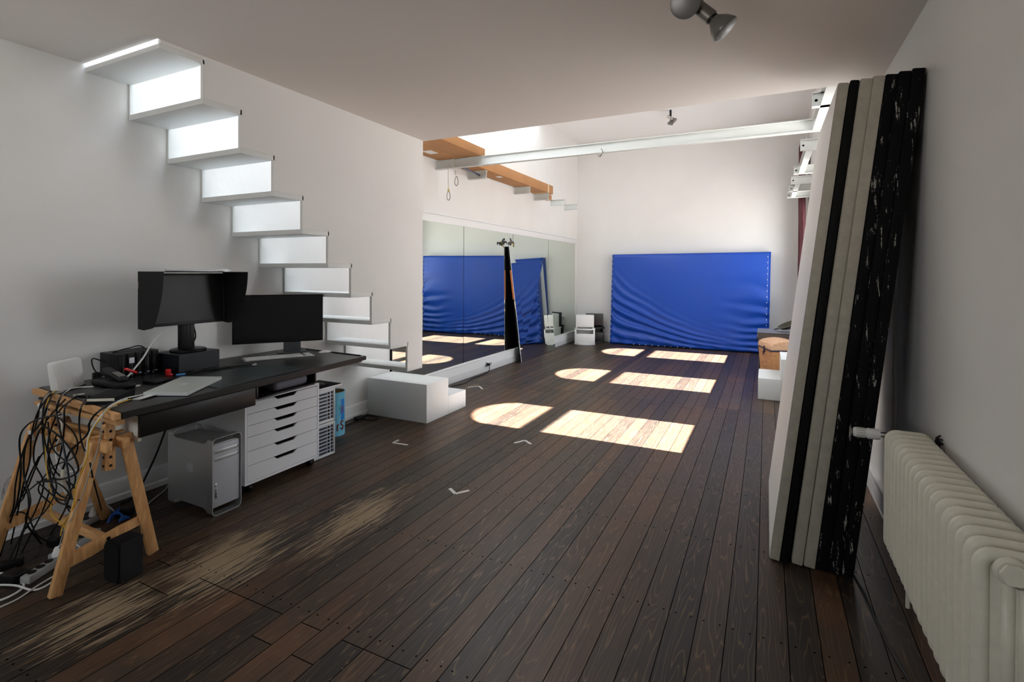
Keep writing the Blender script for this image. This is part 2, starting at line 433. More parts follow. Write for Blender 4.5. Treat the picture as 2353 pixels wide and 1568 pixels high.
portal('daylight_portal', ((FILL_WB[0]+FILL_WB[1])/2, YF-.22, (FILL_WB[2]+FILL_WB[3])/2), (FILL_WB[1]-FILL_WB[0], FILL_WB[3]-FILL_WB[2]), (0, 1, 0))
# low ceiling of the near room (floor of the upper storey) with the stair opening
b = B()
b.box((XL, YF, HC), (XR, 1.785, HC+.22), CEIL)
b.box((XP, 1.785, HC), (XR, YE, HC+.22), CEIL)
struct(b, 'ceiling')
# upper storey above the near room, open to the tall room, with unseen roof openings added for light
struct(B().box((XL, 1.05, HC+.22), (XR, 1.2, HT+.3), WALL), 'wall_upper')
b = B()
FILL_SKY = (XL+.10, -3.5, 4.25, 9.2)                    # narrow unseen opening along the left wall, added to brighten the tall room
FILL_SKU = (XL+.10, -2.5, 1.75, 4.25)                    # wide unseen opening added above the stairs to brighten them
b.box((XL-.25, YF, HT), (FILL_SKY[0], YB+.25, HT+.3), CEIL_LIT)
b.box((FILL_SKU[1], YF, HT), (XR+.25, YB+.25, HT+.3), CEIL_LIT)
b.box((FILL_SKY[1], FILL_SKU[3], HT), (FILL_SKU[1], YB+.25, HT+.3), CEIL_LIT)
b.box((FILL_SKY[0], YF, HT), (FILL_SKU[1], FILL_SKU[2], HT+.3), CEIL_LIT)
b.box((FILL_SKY[0], FILL_SKY[3], HT), (FILL_SKY[1], YB+.25, HT+.3), CEIL_LIT)
struct(b, 'ceiling_upper')
for q in (FILL_SKY, FILL_SKU):
    portal('daylight_portal', ((q[0]+q[1])/2, (q[2]+q[3])/2, HT+.32), (q[1]-q[0], q[3]-q[2]), (0, 0, -1))

# stair wall: the sheet that closes the stairs above the treads
RUN, RISE, TT = .2618, .2608, .038
Y0, Z0 = 1.795, 2.955
pan = [(1.84, HC), (YE-.02, HC), (YE-.02, Z0-9*RISE-.02)]
zig = []
for k in range(9, -1, -1):
    yk = Y0+RUN*k; zk = Z0-RISE*k+TT
    yn = yk+RUN if k < 9 else YE-.02
    zig.append((yn, zk)); zig.append((yk, zk))
poly = [(YE-.02, HC)]+zig[:-2]+[(Y0+RUN, Z0+.022), (Y0+.006, Z0+.022), (Y0+.006, HC+.2)]
# drop the top step above the ceiling line
clean = []
for p in poly:
    p = (p[0], min(p[1], HC+.2) if p[1] < HC-.001 else HC+.2)
    if not clean or (abs(clean[-1][0]-p[0])+abs(clean[-1][1]-p[1]) > 1e-5): clean.append(p)
struct(B().prism(clean, XP-.024, XP, 0, WALL), 'wall_staircase')
# skirting and mirror rail
b = B()
def skirt_left(b, ya, yb):
    b.prism([(XL, 0), (XL+.035, 0), (XL+.035, .035), (XL+.022, .045), (XL+.022, .13), (XL+.012, .145), (XL, .145)], ya, yb, 1, WHITE)
skirt_left(b, YF, 4.9); struct(b, 'baseboard_left')
b = B()
b.box((XL, 4.9, 0), (XL+.028, YB, .225), WHITE, .003).box((XL, 4.9, .225), (XL+.045, YB, .24), WHITE, .003).box((XL+.028, 4.9, .10), (XL+.033, YB, .108), WHITE)
struct(b, 'trim_1')
b = B()
b.box((XL, 4.0, 2.305), (XL+.022, YB, 2.41), WHITE, .003).box((XL, 4.0, 2.41), (XL+.045, YB, 2.428), WHITE, .004)
struct(b, 'trim_2')
b = B(); b.box((XL, YB-.025, 0), (XR, YB, .14), WHITE, .004).box((XL, YB-.035, .14), (XR, YB, .165), WHITE, .004); struct(b, 'baseboard_back')
b = B(); b.box((XR-.022, YF, 0), (XR, YB, .15), WHITE, .004).box((XR-.03, YF, .15), (XR, YB, .18), WHITE, .004); struct(b, 'baseboard_right')

# ================================================================== staircase
st = thing('staircase', 'white open-riser zigzag staircase climbing along the left wall', 'staircase', (XL+.4, 3.0, 0))
for k in range(10):
    yk = Y0+RUN*k; zk = Z0-RISE*k
    B().box((XL+.001, yk, zk-(.008 if k == 0 else 0)), (XP+.0, (yk+RUN+.012) if k < 9 else YE-.02, zk+(TT if k else .022)), STAIRW, .002).obj('tread', st)
# stringer board along the wall, seen at the left end of every opening
for k in range(0, 9):
    yk = Y0+RUN*(k+1); zt = Z0-RISE*k; zb = Z0-RISE*(k+1)+TT
    B().box((XL+.001, yk, zb), (XL+.018, yk+.02, zt), STAIRW).obj('stile', st)
# two-step box
t = thing('step_box', 'white two-step plywood box standing below the open staircase', 'steps', (-3.65, 4.85, 0))
B().box((-4.05, 4.46, 0), (-3.235, 4.875, .415), STAIRW, .004).obj('upper_step', t)
B().box((-4.05, 4.876, 0), (-3.235, 5.25, .205), STAIRW, .004).obj('lower_step', t)
t = thing('step_box', 'white painted step box in front of the domed trunk by the right wall', 'steps', (.2, 7.4, 0))
B().box((-.09, 7.30, 0), (.17, 8.02, .27), STAIRW, .004).obj('lower_step', t)
B().box((.171, 7.30, 0), (.45, 8.02, .53), STAIRW, .004).obj('upper_step', t)

# ================================================================== mirrors
b = None
for i, (a, c, lab) in enumerate(((4.90, 6.558, 'wall mirror pane nearest the white staircase, reflecting the right part of the mat'),
                     (6.562, 8.218, 'wall mirror pane just left of the dark edge of the leaning mirror'),
                     (8.222, 9.878, 'wall mirror pane mostly hidden behind the leaning mirror'),
                     (9.882, 11.56, 'wall mirror pane nearest the back corner, by the white stools'))):
    t = thing('wall_mirror', lab, 'mirror', (XL, (a+c)/2, .24), 'mirror panes along the left wall')
    da = .022 if i == 0 else 0                     # the first pane is hung a little out of line
    B().prism([(XL+.006+da, a+.003), (XL+.012+da, a+.003), (XL+.012, c-.003), (XL+.006, c-.003)], .24, 2.305, 2, MIRR).obj('glass', t)
    B().prism([(XL+.001, a-.004), (XL+.005+da, a-.004), (XL+.005, c+.001), (XL+.001, c+.001)], .2405, 2.3045, 2, BLACKM).obj('backing', t)
t = thing('leaning_mirror', 'large frameless mirror leaning against the mirrored wall, black backing', 'mirror', (-3.95, 9.0, 0))
q = [Vector((-3.93, 8.25, .004)), Vector((-3.985, 10.03, .004)), Vector((-4.05, 9.66, 2.10)), Vector((-4.05, 7.97, 2.07))]
nrm = (q[1]-q[0]).cross(q[3]-q[0]).normalized()
if nrm.x < 0: nrm = -nrm
def slabq(q, off0, off1, m, name, par):
    b = B(); A = [b.bm.verts.new(p+nrm*off0) for p in q]; C = [b.bm.verts.new(p+nrm*off1) for p in q]
    b.bm.faces.new(A); b.bm.faces.new(C[::-1])
    for i in range(4): b.bm.faces.new((A[i], C[i], C[(i+1) % 4], A[(i+1) % 4]))
    b.mi(m); return b.obj(name, par)
slabq(q, 0, .008, MIRR, 'glass', t)
slabq(q, -.022, -.001, BLACKM, 'backing', t)
def lerp_q(q, u0, u1, v0, v1):
    f = lambda u, v: (q[0].lerp(q[1], u)).lerp(q[3].lerp(q[2], u), v)
    return [f(u0, v0), f(u1, v0), f(u1, v1), f(u0, v1)]
slabq(lerp_q(q, 0, .006, 0, 1), .0085, .012, WHITE, 'edge_strip', t)
slabq(lerp_q(q, -.006, -.001, .55, .8), -.02, .004, mat('orange_tape', (.55, .16, .05), .5), 'tape_strip', t)
o = D.objects
b = B()
for k in range(9):
    a = k*.7; r = .07+.03*((k*7) % 3)
    c = Vector((-4.0, 7.965, 2.09)); d = Vector((.25*math.cos(a*1.7), math.cos(a), .6*abs(math.sin(a))+.1))
    d.normalize()
    b.tube([c, c+d*r*.5+Vector((.01, 0, .02)), c+d*r, c+d*r+Vector((0, .02, -.04))], [.012, .016, .01, .004], mat('crumpled_gold_foil', (.45, .33, .12), .3, metal=.7) if k % 3 == 0 else mat('crumpled_dark_foil', (.08, .09, .12), .35, metal=.5), n=5, sub=2)
tag(b.obj('foil_bow'), 'crumpled gold and dark foil bow on top of the leaning mirror', 'bow')

# ================================================================== crash mat
def crash_mat():
    t = thing('crash_mat', 'large blue vinyl gym mat standing against the back wall', 'mat', (-1.56, 11.4, 0))
    W_, H_, T_ = 3.23, 2.045, .22
    nu, nv = 230, 150
    x0, ybot, ytop = -3.19, 11.40, 11.46
    b = B(); grid = []
    def P(u, v):
        s = 1-abs(2*u-1)**40; 
        x = x0+.03*v+W_*u*(1+0*v)
        z = .01+H_*v
        # slight sag of the top edge, droop at corners
        z += -.02*(1-u)*v
        y = ybot+(ytop-ybot)*v
        U, V = u*W_, v*H_
        # folds fanning from the left edge down to the middle of the bottom edge
        ph = V*math.exp(U*.50)+.16*U
        env = math.exp(-((ph-.75)/.62)**2)*max(0, min(1, U/.10))*max(0, 1-U/2.6)
        nz = noise.noise(Vector((U*1.1, V*1.6, 3)))
        f = math.sin(ph*2*PI/.27+nz*2.6)
        f = (abs(f)**.7)*(1 if f > 0 else -1)
        d = .034*env*f
        # gather at the right edge
        r = max(0, (U-W_+1.1)/1.1)
        env2 = r**1.6*(1 if V > .1 else V/.1)*max(0, min(1, (1.75-V)/.4))
        d += .024*env2*math.sin((V+.10*U*math.sin(V*2.2))*2*PI/.21+noise.noise(Vector((U*2, V*3, 9)))*2.4)
        # wide soft swell
        d += .012*noise.noise(Vector((U*1.3, V*1.3, 0)))
        # bottom drag lines
        bb = math.exp(-V/.18)
        d += .016*bb*math.sin(U*2*PI/.33+V*6+nz*2)
        edge = min(u, 1-u)*W_; edv = min(v, 1-v)*H_
        roll = max(0, 1-min(edge, edv)/.05)
        d -= .035*roll**2
        return Vector((x, y-d, z))
    for j in range(nv+1):
        grid.append([b.bm.verts.new(P(i/nu, j/nv)) for i in range(nu+1)])
    mi_ = b.mi(BLUEV)
    for j in range(nv):
        for i in range(nu):
            f = b.bm.faces.new((grid[j][i], grid[j][i+1], grid[j+1][i+1], grid[j+1][i])); f.smooth = True
    back = {}
    def bk(v):
        if v not in back: back[v] = b.bm.verts.new(v.co+Vector((0, .20, 0)))
        return back[v]
    rim = [grid[0][i] for i in range(nu+1)]+[grid[j][nu] for j in range(1, nv+1)]+[grid[nv][i] for i in range(nu-1, -1, -1)]+[grid[j][0] for j in range(nv-1, 0, -1)]
    n = len(rim)
    for i in range(n):
        f = b.bm.faces.new((rim[(i+1) % n], rim[i], bk(rim[i]), bk(rim[(i+1) % n])))
    f = b.bm.faces.new([bk(v) for v in rim])
    b.obj('cover', t, sharp=False)
    # seam piping and white lacing along both sides
    pts = [P(.0, j/30)+Vector((0, .0, 0)) for j in range(31)]
    B().tube(pts, .008, BLUEV, n=6, sub=2).obj('piping', t)
    B().tube([P(1, j/30) for j in range(31)], .008, BLUEV, n=6, sub=2).obj('piping', t)
    for j in range(17):
        v = .05+.9*j/16
        for u, dx in ((.004, 0), (.985, 0)):
            c = P(u, v); B().box(c+Vector((-.006, -.014, -.010)), c+Vector((.006, .004, .010)), WCAB, .003).obj('lace', t)
    for u in [i/24 for i in range(4, 14)]:
        c = P(u, .006); B().box(c+Vector((-.014, -.012, -.004)), c+Vector((.010, .003, .010)), WCAB, .003).obj('lace', t)
crash_mat()

# ================================================================== stools by the back corner
def chair_toy(m, x, y, rz, label):
    """moulded stacking seat: half-round base, two side cheeks, seat disc, box back"""
    t = thing('stacking_chair', label, 'chair', (0, 0, 0))
    def disc(z0, z1, r, name, nrm_=1):
        pl = [(r*math.cos(a), -r*.62*math.sin(a)) for a in [PI*k/20 for k in range(21)]]
        pl += [(-r, .16), (r, .16)]
        B().prism([(p[0], p[1]) for p in pl], z0, z1, 2, m, bev=.006).obj(name, t)
    disc(0, .028, .235, 'base_plate')
    disc(.335, .362, .235, 'seat')
    for s in (-1, 1):
        B().box((s*.205-.02, -.10, .028), (s*.205+.02, .14, .335), m, .008).obj('side_panel', t)
        B().prism([(s*.20, .04), (s*.10, .13), (s*.185, .20)] if s > 0 else [(s*.185, .20), (s*.10, .13), (s*.20, .04)], -.10, .0, 1, m).obj('brace', t)
    B().box((-.19, -.115, .028), (.19, -.095, .25), m, .006).obj('front_panel', t)
    B().box((-.185, .10, .06), (.185, .12, .335), m, .006).obj('rear_panel', t)
    b = B()
    b.box((-.20, -.10, .40), (.20, -.07, .665), m, .012)
    for s in (-1, 1): b.box((s*.185-.018, -.07, .362), (s*.185+.018, .10, .665), m, .01)
    b.box((-.19, .08, .362), (.19, .10, .665), m, .006)
    b.obj('backrest', t)
    t.location = (x, y, 0); t.rotation_euler = (0, 0, rz)
    return t
WPL = mat('white_moulded_plastic', (.80, .80, .78), .35)
chair_toy(WPL, -3.66, 11.02, .32, 'white moulded stool with half-round seat and base, near the back corner')
chair_toy(mat('black_moulded_plastic', (.012, .012, .013), .4), -3.57, 11.44, .32, 'black moulded stool standing behind the white one')

# ================================================================== outlet, plug and cables on the floor
def outlet(name_label, loc, rz, n=2):
    t = thing('wall_outlet', name_label, 'outlet', loc, rz=rz)
    b = B(); X = world_of(t)
    b.box((-.04*n, -.012, -.04), (.04*n, 0, .04), WPL, .004, X).obj('cover_plate', t)
    for i in range(n):
        cx = -.04*n+.04+.08*i
        B().lathe([(0, -.006), (.018, -.006), (.021, 0), (.021, .002), (.0, .002)], mat('outlet_recess', (.35, .35, .34), .5), X @ frame((cx, -.013, 0), 0, PI/2), n=16).obj('socket', t)
    return t
outlet('white double socket low on the mirrored wall, black plug in it', (XL+.046, 7.30, .125), PI/2)
outlet('white socket on the back wall behind the stools', (-3.70, YB, .52), 0)
b = B()
b.box((XL+.05, 7.20, .105), (XL+.10, 7.25, .145), BLACK, .008)
b.tube([(XL+.09, 7.22, .12), (XL+.13, 7.15, .05), (-3.98, 6.99, .008), (-3.99, 6.64, .008), (-3.91, 6.32, .008), (-3.96, 6.1, .008), (-3.93, 5.9, .008), (-3.98, 5.6, .008)], .006, BLACK)
tag(b.obj('power_cable'), 'black power cable running from the socket below the mirrors along the skirting', 'cable')
b = B()
b.tube([(-3.98, 3.55, .006), (-3.94, 3.98, .006), (-3.98, 4.26, .006), (-3.99, 4.40, .006), (-3.86, 4.41, .006), (-3.80, 4.31, .006), (-3.90, 4.27, .006), (-4.0, 4.35, .008)], .005, BLACK)
b.box((-4.02, 4.20, .001), (-3.95, 4.32, .035), BLACK, .01)
tag(b.obj('power_cable'), 'black cable with a small adapter on the floor beside the two-step box', 'cable')
tag(B().tube([(.36, 3.6, .006), (.443, 3.165, .006), (.466, 2.896, .006), (.491, 2.663, .006), (.522, 2.486, .006), (.56, 2.25, .006)], .005, DARKG).obj('floor_cable'), 'dark grey cable on the floorboards below the radiator', 'cable')

# tape marks
TP = mat('white_cloth_tape', (.62, .61, .58), .6)
for pts, lab in (([(-2.994, 3.833), (-3.156, 3.818), (-3.161, 3.91)], 'white tape corner mark on the floor nearest the drawer unit'),
            ([(-2.13, 4.335), (-2.076, 4.453), (-1.979, 4.381)], 'white tape corner mark on the floor in front of the sunlit patch'),
            ([(-2.112, 3.206), (-2.024, 3.146), (-1.965, 3.241)], 'white tape corner mark on the floor nearest the viewer'),
            ([(-3.749, 6.136), (-3.647, 6.276), (-3.512, 6.138)], 'white tape corner mark on the floor beyond the two-step box')):
    b = B()
    for p, q in zip(pts, pts[1:]):
        p, q = Vector((*p, 0)), Vector((*q, 0)); d = (q-p).normalized(); s = Vector((-d.y, d.x, 0))*.013
        A = [b.bm.verts.new(v) for v in (p-s+Vector((0, 0, .0004)), q-s+Vector((0, 0, .0004)), q+s+Vector((0, 0, .0004)), p+s+Vector((0, 0, .0004)))]
        C = [b.bm.verts.new(v.co+Vector((0, 0, .0008))) for v in A]
        b.bm.faces.new(A); b.bm.faces.new(C[::-1])
        for i in range(4): b.bm.faces.new((A[i], C[i], C[(i+1) % 4], A[(i+1) % 4]))
    b.mi(TP)
    tag(b.obj('tape_mark'), lab, 'tape mark', 'tape marks on the floorboards')

# ================================================================== steel beams
def ibeam_x(x0, x1, y, z0, z1, name, label, group=None, w_=.07):
    b = B(); t_ = .008
    b.box((x0, y-w_/2, z0), (x1, y+w_/2, z0+t_), BEAMW, .001).box((x0, y-w_/2, z1-t_), (x1, y+w_/2, z1), BEAMW, .001)
    b.box((x0, y-.006, z0+t_), (x1, y+.006, z1-t_), BEAMW)
    o = b.obj(name); return tag(o, label, 'beam', group)
ibeam_x(XL, .47, 5.87, 3.03, 3.15, 'steel_beam', 'long white steel beam crossing the tall room above the mirrors')
SY = [6.72, 8.30, 9.18, 10.03, 10.85]
orda = ['nearest the long beam', 'under the middle of the second carton', 'under the far end of the second carton', 'second from the back wall', 'nearest the back wall']
for y, lab in zip(SY, orda):
    t = thing('beam_stub', 'short white steel stub on the left wall, '+lab, 'beam', (XL, y, 3.03), 'cut beam stubs on the left wall')
    b = B(); b.box((XL, y-.035, 3.03), (-3.79, y+.035, 3.038), BEAMW).box((XL, y-.035, 3.142), (-3.79, y+.035, 3.15), BEAMW).box((XL, y-.006, 3.038), (-3.79, y+.006, 3.142), BEAMW).obj('section', t)
for y, lab in zip([5.02]+SY, ['nearest the low ceiling', 'just beyond the long beam', 'third from the low ceiling', 'fourth from the low ceiling', 'second from the back wall', 'nearest the back wall']):
    t = thing('beam_stub', 'short white steel stub on the right side, '+lab, 'beam', (.5, y, 3.03), 'cut beam stubs on the right wall')
    b = B(); b.box((.335, y-.035, 3.03), (XR, y+.035, 3.038), BEAMW).box((.335, y-.035, 3.142), (XR, y+.035, 3.15), BEAMW).box((.335, y-.006, 3.038), (XR, y+.006, 3.142), BEAMW).obj('section', t)
    B().lathe([(0, -.006), (.012, -.006), (.012, .0), (0, 0)], BLACK, frame((.365, y-.006, 3.085), 0, PI/2), n=10).obj('bolt', t)
for a, c, lab in ((4.45, 5.83, 'nearest the low ceiling'), (6.76, 8.26, 'in the middle of the right side'), (9.22, 10.81, 'furthest, before the back wall')):
    b = B(); b.box((.395, a, 3.03), (.465, c, 3.038), BEAMW).box((.395, a, 3.142), (.465, c, 3.15), BEAMW).box((.424, a, 3.038), (.436, c, 3.142), BEAMW)
    tag(b.obj('side_beam'), 'white steel beam running along the right side, '+lab, 'beam', 'side beams')

# hooks on the long beam
t = thing('rope_hook', 'steel carabiner on a cream rope looped around the long beam', 'hook', (-3.77, 5.87, 3.1))
B().tube([(-3.79, 5.82, 3.02), (-3.79, 5.82, 3.17), (-3.79, 5.92, 3.17), (-3.79, 5.92, 3.02), (-3.78, 5.85, 3.0), (-3.77, 5.84, 2.93)], .007, mat('cream_rope', (.62, .58, .48), .9), sub=4).obj('rope', t)
def carabiner(x, y, z, m, t, name='carabiner'):
    B().tube([(x+.022*math.cos(a)*(1.15-.3*math.sin(a)), y, z+.062*math.sin(a)) for a in [2*PI*k/14 for k in range(15)]], .006, m, sub=3, cap=False).obj(name, t)
carabiner(-3.765, 5.85, 2.85, mat('steel', (.35, .34, .31), .35, metal=.9), t)
t = thing('rope_hook', 'steel snap hook hanging lowest on a thin cord from the long beam', 'hook', (-3.885, 5.87, 3.08))
B().tube([(-3.885, 5.83, 3.08), (-3.886, 5.83, 2.9), (-3.885, 5.84, 2.73)], .005, mat('cream_rope', (.6, .6, .55)), sub=4).obj('cord', t)
carabiner(-3.885, 5.84, 2.66, MATS['steel'], t)
B().lathe([(0, 0), (.014, 0), (.014, .03), (0, .03)], mat('brass', (.6, .45, .15), .35, metal=.8), frame((-3.885, 5.84, 2.72))).obj('swivel', t)
tag(B().tube([(-1.75, 5.835, 3.07), (-1.73, 5.80, 3.02), (-1.76, 5.82, 2.985), (-1.79, 5.84, 3.01)], .010, MATS['steel']).obj('beam_clamp'), 'small metal clamp under the middle of the long beam', 'clamp')
tag(B().tube([(-3.70, 5.91, 3.04), (-3.90, 6.69, 3.085)], .018, mat('dark_blue_pole', (.02, .02, .05), .3)).obj('exercise_bar'), 'dark bar lying between the long beam and the first wall stub', 'bar')

# cardboard cartons on the beams
t = thing('cardboard_carton', 'long cardboard carton over the near end of the long beam', 'carton', (-3.72, 5.1, 3.16))
B().box((-4.06, 4.40, 3.152), (-3.70, 5.96, 3.31), CARTON, .004).obj('box_body', t)
B().box((-3.699, 4.40, 3.152), (-3.37, 5.93, 3.26), CARTON, .004).obj('flap', t)
B().box((-3.93, 5.3, 3.1505), (-3.80, 5.48, 3.1525), WCAB).obj('shipping_label', t)
B().box((-4.061, 4.62, 3.151), (-3.699, 4.68, 3.3115), TAPE).obj('tape', t)
t = thing('cardboard_carton', 'long cardboard carton lying across the stubs on the left wall', 'carton', (-3.9, 8.0, 3.16))
B().box((-4.07, 6.20, 3.151), (-3.76, 9.32, 3.31), CARTON, .004).obj('box_body', t)
B().box((-3.90, 7.2, 3.149), (-3.82, 7.32, 3.152), WCAB).obj('shipping_label', t)
B().box((-4.071, 9.05, 3.1505), (-3.759, 9.12, 3.311), TAPE).obj('tape', t)
B().box((-3.95, 9.30, 3.05), (-3.83, 9.42, 3.149), CARTON, .002, frame((0, 0, 0))).obj('end_flap', t)

# ================================================================== leaning panels
EN = [FCREAM, FBLK2, FCREAM, FCREAM, FBLACK, FBLACK, FBLACK]
names = ['white-faced panel at the front of the leaning stack', 'slim plain black panel behind the white-faced one', 'cream-edged panel directly behind the slim black one', 'cream-edged panel directly before the chipped black ones', 'first chipped black panel behind the cream-edged ones', 'middle chipped black panel of the leaning stack', 'hindmost chipped black panel, against the right wall']
bx = [.025, .081, .136, .194, .252, .311, .368]; bw = [.052, .042, .054, .054, .055, .055, .056]
tx = [.337, .394, .438, .492, .546, .600, .655]
tz = [2.640, 2.650, 2.648, 2.652, 2.652, 2.655, 2.662]
ye = [3.222, 3.234, 3.226, 3.222, 3.224, 3.214, 3.218]
for k in range(7):
    b = B(); w_ = bw[k]; x0, x1 = bx[k], min(tx[k], XR-w_-.004); h_ = tz[k]
    L_ = math.hypot(x1-x0, h_); a = math.atan2(x1-x0, h_)
    X = Matrix.Translation((x0, ye[k], .002)) @ Matrix.Rotation(a, 4, 'Y')
    face = FWHITE if k == 0 else (FBLK2 if k == 1 else (FCREAM if k < 4 else FBLACK))
    o = thing('scenery_flat', names[k], 'panel', (x0, ye[k], 0), 'thick scenery panels leaning on the right wall')
    # core with rounded, slightly wavy edges
    b.box((0, 0, w_*math.sin(a)), (w_*.985, 1.18, L_), EN[k], .007, X, 2)
    nv = b.bm
    for v in nv.verts:
        v.co.x += .0022*noise.noise(v.co*9)
    b.obj('core', o)
    B().box((-.0018, .004, w_*math.sin(a)+.01), (-.0002, 1.176, L_-.008), face, 0, X).obj('facing', o)
t = thing('wall_pipe', 'thin vertical pipe on the right wall behind the leaning panels', 'pipe', (.68, 3.9, 0))
B().tube([(.69, 3.74, .06), (.69, 3.74, .8), (.69, 3.74, 2.1)], .012, BEAMW, smooth=False).obj('pipe_run', t)

# ================================================================== radiator
def radiator():
    t = thing('radiator', 'cream cast column radiator on the right wall in the foreground', 'radiator', (.58, 2.3, .3))
    n, pitch, y1 = 18, .0676, 2.985
    xf, xb, zb, zt = .505, .690, .31, .885
    proto = None
    for i in range(n):
        y = y1-pitch*(i+.5)
        if proto is None:
            b = B()
            prof = rrect(xb-xf, zt-zb, .036, 5); cx, cz = (xf+xb)/2, (zb+zt)/2
            # rounded-section loop: outer tube ring following the section outline
            def ring(inset, ry, m):
                pts = [Vector((cx+p[0]*(1-inset/((xb-xf)/2)), y, cz+p[1]*(1-inset/((zt-zb)/2)))) for p in prof]
                return pts
            pts = ring(.019, 0, RAD); pts.append(pts[0])
            # swept ellipse, wider in the plane of the wall
            b2 = b
            N_ = 12; rings = []
            m_ = len(pts)-1
            for q in range(m_):
                p = pts[q]; tg = (pts[(q+1) % m_]-pts[q-1]).normalized(); sd_ = Vector((0, 1, 0)); nn = tg.cross(sd_)
                rings.append([b.bm.verts.new(p+nn*.019*math.cos(2*PI*k/N_)+sd_*.0190*math.sin(2*PI*k/N_)) for k in range(N_)])
            for q in range(m_):
                A, C_ = rings[q], rings[(q+1) % m_]
                for k in range(N_):
                    f = b.bm.faces.new((A[k], A[(k+1) % N_], C_[(k+1) % N_], C_[k])); f.smooth = True
            b.mi(RAD)
            # inner columns and web
            for xx in (xf+.075, xf+.112):
                b.tube([(xx, y, zb+.02), (xx, y, zt-.02)], .016, RAD, smooth=False, n=10)
            b.box((xf+.03, y-.004, zb+.02), (xb-.02, y+.006, zt-.02), RAD)
            for zz in (zb+.06, zt-.06):
                b.lathe([(.026, -.034), (.026, .034)], RAD, frame((cx, y, zz), 0, PI/2), n=14)
            proto = b.obj('section', t, sharp=False)
        else:
            c = proto.copy(); COL.objects.link(c); c.parent = t; c.location = (0, y-(y1-pitch*.5), 0)
    yn = y1-pitch*n
    hexp = [(.042*math.cos(2*PI*k/6), .042*math.sin(2*PI*k/6)) for k in range(6)]
    for zz in (zt-.040, zb+.045):
        b = B(); b.lathe([(0, 0), (.036, 0), (.036, .010), (.030, .016), (0, .016)], RAD, frame((.575, yn, zz), 0, PI/2), n=28)
        b.prism([(p[0]*.7+.575, p[1]*.7+zz) for p in hexp], yn-.032, yn-.018, 1, RAD, bev=.002)
        o = b.obj('end_plug', t); 
    # valve at the far end
    b = B()
    Xv = frame((.50, y1+.04, .835), 0, 0, -PI/2)
    v = B().lathe([(0, .0), (.024, 0), (.026, .01), (.026, .05), (.021, .055), (.024, .06), (.024, .10), (.020, .108), (0, .108)], WPL, Xv, n=20).obj('valve_knob', t)
    b2 = B()
    for k in range(14):
        a = 2*PI*k/14
        b2.box((.0235, -.0018, .062), (.0252, .0018, .098), GCAB, 0, Xv @ Matrix.Rotation(a, 4, 'Z'))
    b2.obj('grip_slot', v)
    B().tube([(.50, y1+.04, .835), (.56, y1+.04, .835), (.598, y1+.03, .83), (.598, y1-.01, .83)], .013, CHROME).obj('valve_body', t)
    B().tube([(.56, y1+.04, .835), (.60, y1+.06, .78), (.62, y1+.06, .4), (.62, y1+.06, .01)], .009, RAD).obj('feed_pipe', t)
radiator()
b = B()
for k in range(7):
    a = k*2.4; b.tube([(XR-.001, 2.94, .85), (XR-.02, 2.94+.02*math.cos(a), .85+.02*math.sin(a)), (XR-.006, 2.94+.035*math.cos(a+.6), .85+.035*math.sin(a+.6))], .004, DARKG, n=5, sub=3)
b.box((XR-.012, 2.90, .80), (XR, 2.91, .84), GCAB)
tag(b.obj('wall_hole_tangle'), 'small tuft of dark wire ends at the wall just above the radiator', 'wire ends')

# ================================================================== trunk group by the right wall
def trunk():
    t = thing('domed_trunk', 'wooden trunk with a domed lid and dark iron band on the floor', 'trunk', (.016, 8.36, 0))
    W1 = wood('trunk_wood', (.40, .17, .06), (.62, .32, .14), axis=1, rough=.6)
    IR = mat('dark_iron', (.03, .03, .06), .5, metal=.4)
    x0, x1, y0, y1 = .016, .50, 8.36, 8.95
    z1, zb = .490, .10
    b = B(); 
    b.prism([(x0+.03, zb), (x0, z1), (x1, z1), (x1-.03, zb)], y0, y1, 1, W1, bev=.004); b.obj('body', t)
    r = []; 
    pl = [(x0-.005, z1+.02)]+[(x0+(x1-x0)*(.5-.5*math.cos(a)), z1+.045+.085*math.sin(a)) for a in [PI*k/14 for k in range(1, 14)]]+[(x1+.005, z1+.02)]
    pl = [(x0-.005, z1+.003)]+pl+[(x1+.005, z1+.003)]
    B().prism(pl, y0-.004, y1+.004, 1, wood('trunk_lid_wood', (.55, .30, .16), (.70, .45, .28), axis=1, rough=.65), bev=.003).obj('lid', t)
    B().box((x0-.007, y0-.007, z1-.018), (x1+.007, y1+.007, z1+.001), IR, .002).obj('band', t)
    b = B(); b.box((x0-.012, 8.63, z1-.06), (x0-.001, 8.68, z1+.03), IR, .002); b.tube([(x0-.014, 8.635, z1-.05), (x0-.02, 8.655, z1-.10), (x0-.014, 8.675, z1-.05)], .006, IR); b.obj('latch', t)
    b = B()
    for xx, zz in ((x0+.07, .43), (x0+.20, .40), (x0+.22, .34), (x0+.09, .40), (x0+.33, .42)): b.lathe([(0, -.004), (.008, -.003), (.009, 0)], mat('brass', (.6, .45, .15)), frame((xx, y0-.001, zz), 0, -PI/2), n=10)
    b.obj('studs', t)
    B().box((x0+.04, y0+.02, 0), (x1-.05, y1-.02, zb-.001), DARKG, .004).obj('plinth', t)
    t.rotation_euler = (0, 0, .30); t.location.x += .05; t.location.z = 0
trunk()
t = thing('suitcase', 'dark brown hard suitcase with metal corners behind the domed trunk', 'suitcase', (.15, 9.5, 0))
BRN = mat('dark_brown_leather', (.045, .028, .020), .55, bump=.1)
B().box((-.12, 9.15, .36), (.50, 9.75, .66), BRN, .02).obj('shell', t)
B().box((-.13, 9.14, .655), (.51, 9.76, .675), mat('grey_leather_top', (.16, .16, .18), .45), .008).obj('lid_top', t)
b = B()
for yy in (9.17, 9.42, 9.70): b.box((-.127, yy, .58), (-.12, yy+.05, .66), mat('brass', (.6, .45, .15)), .002)
b.obj('clasps', t)
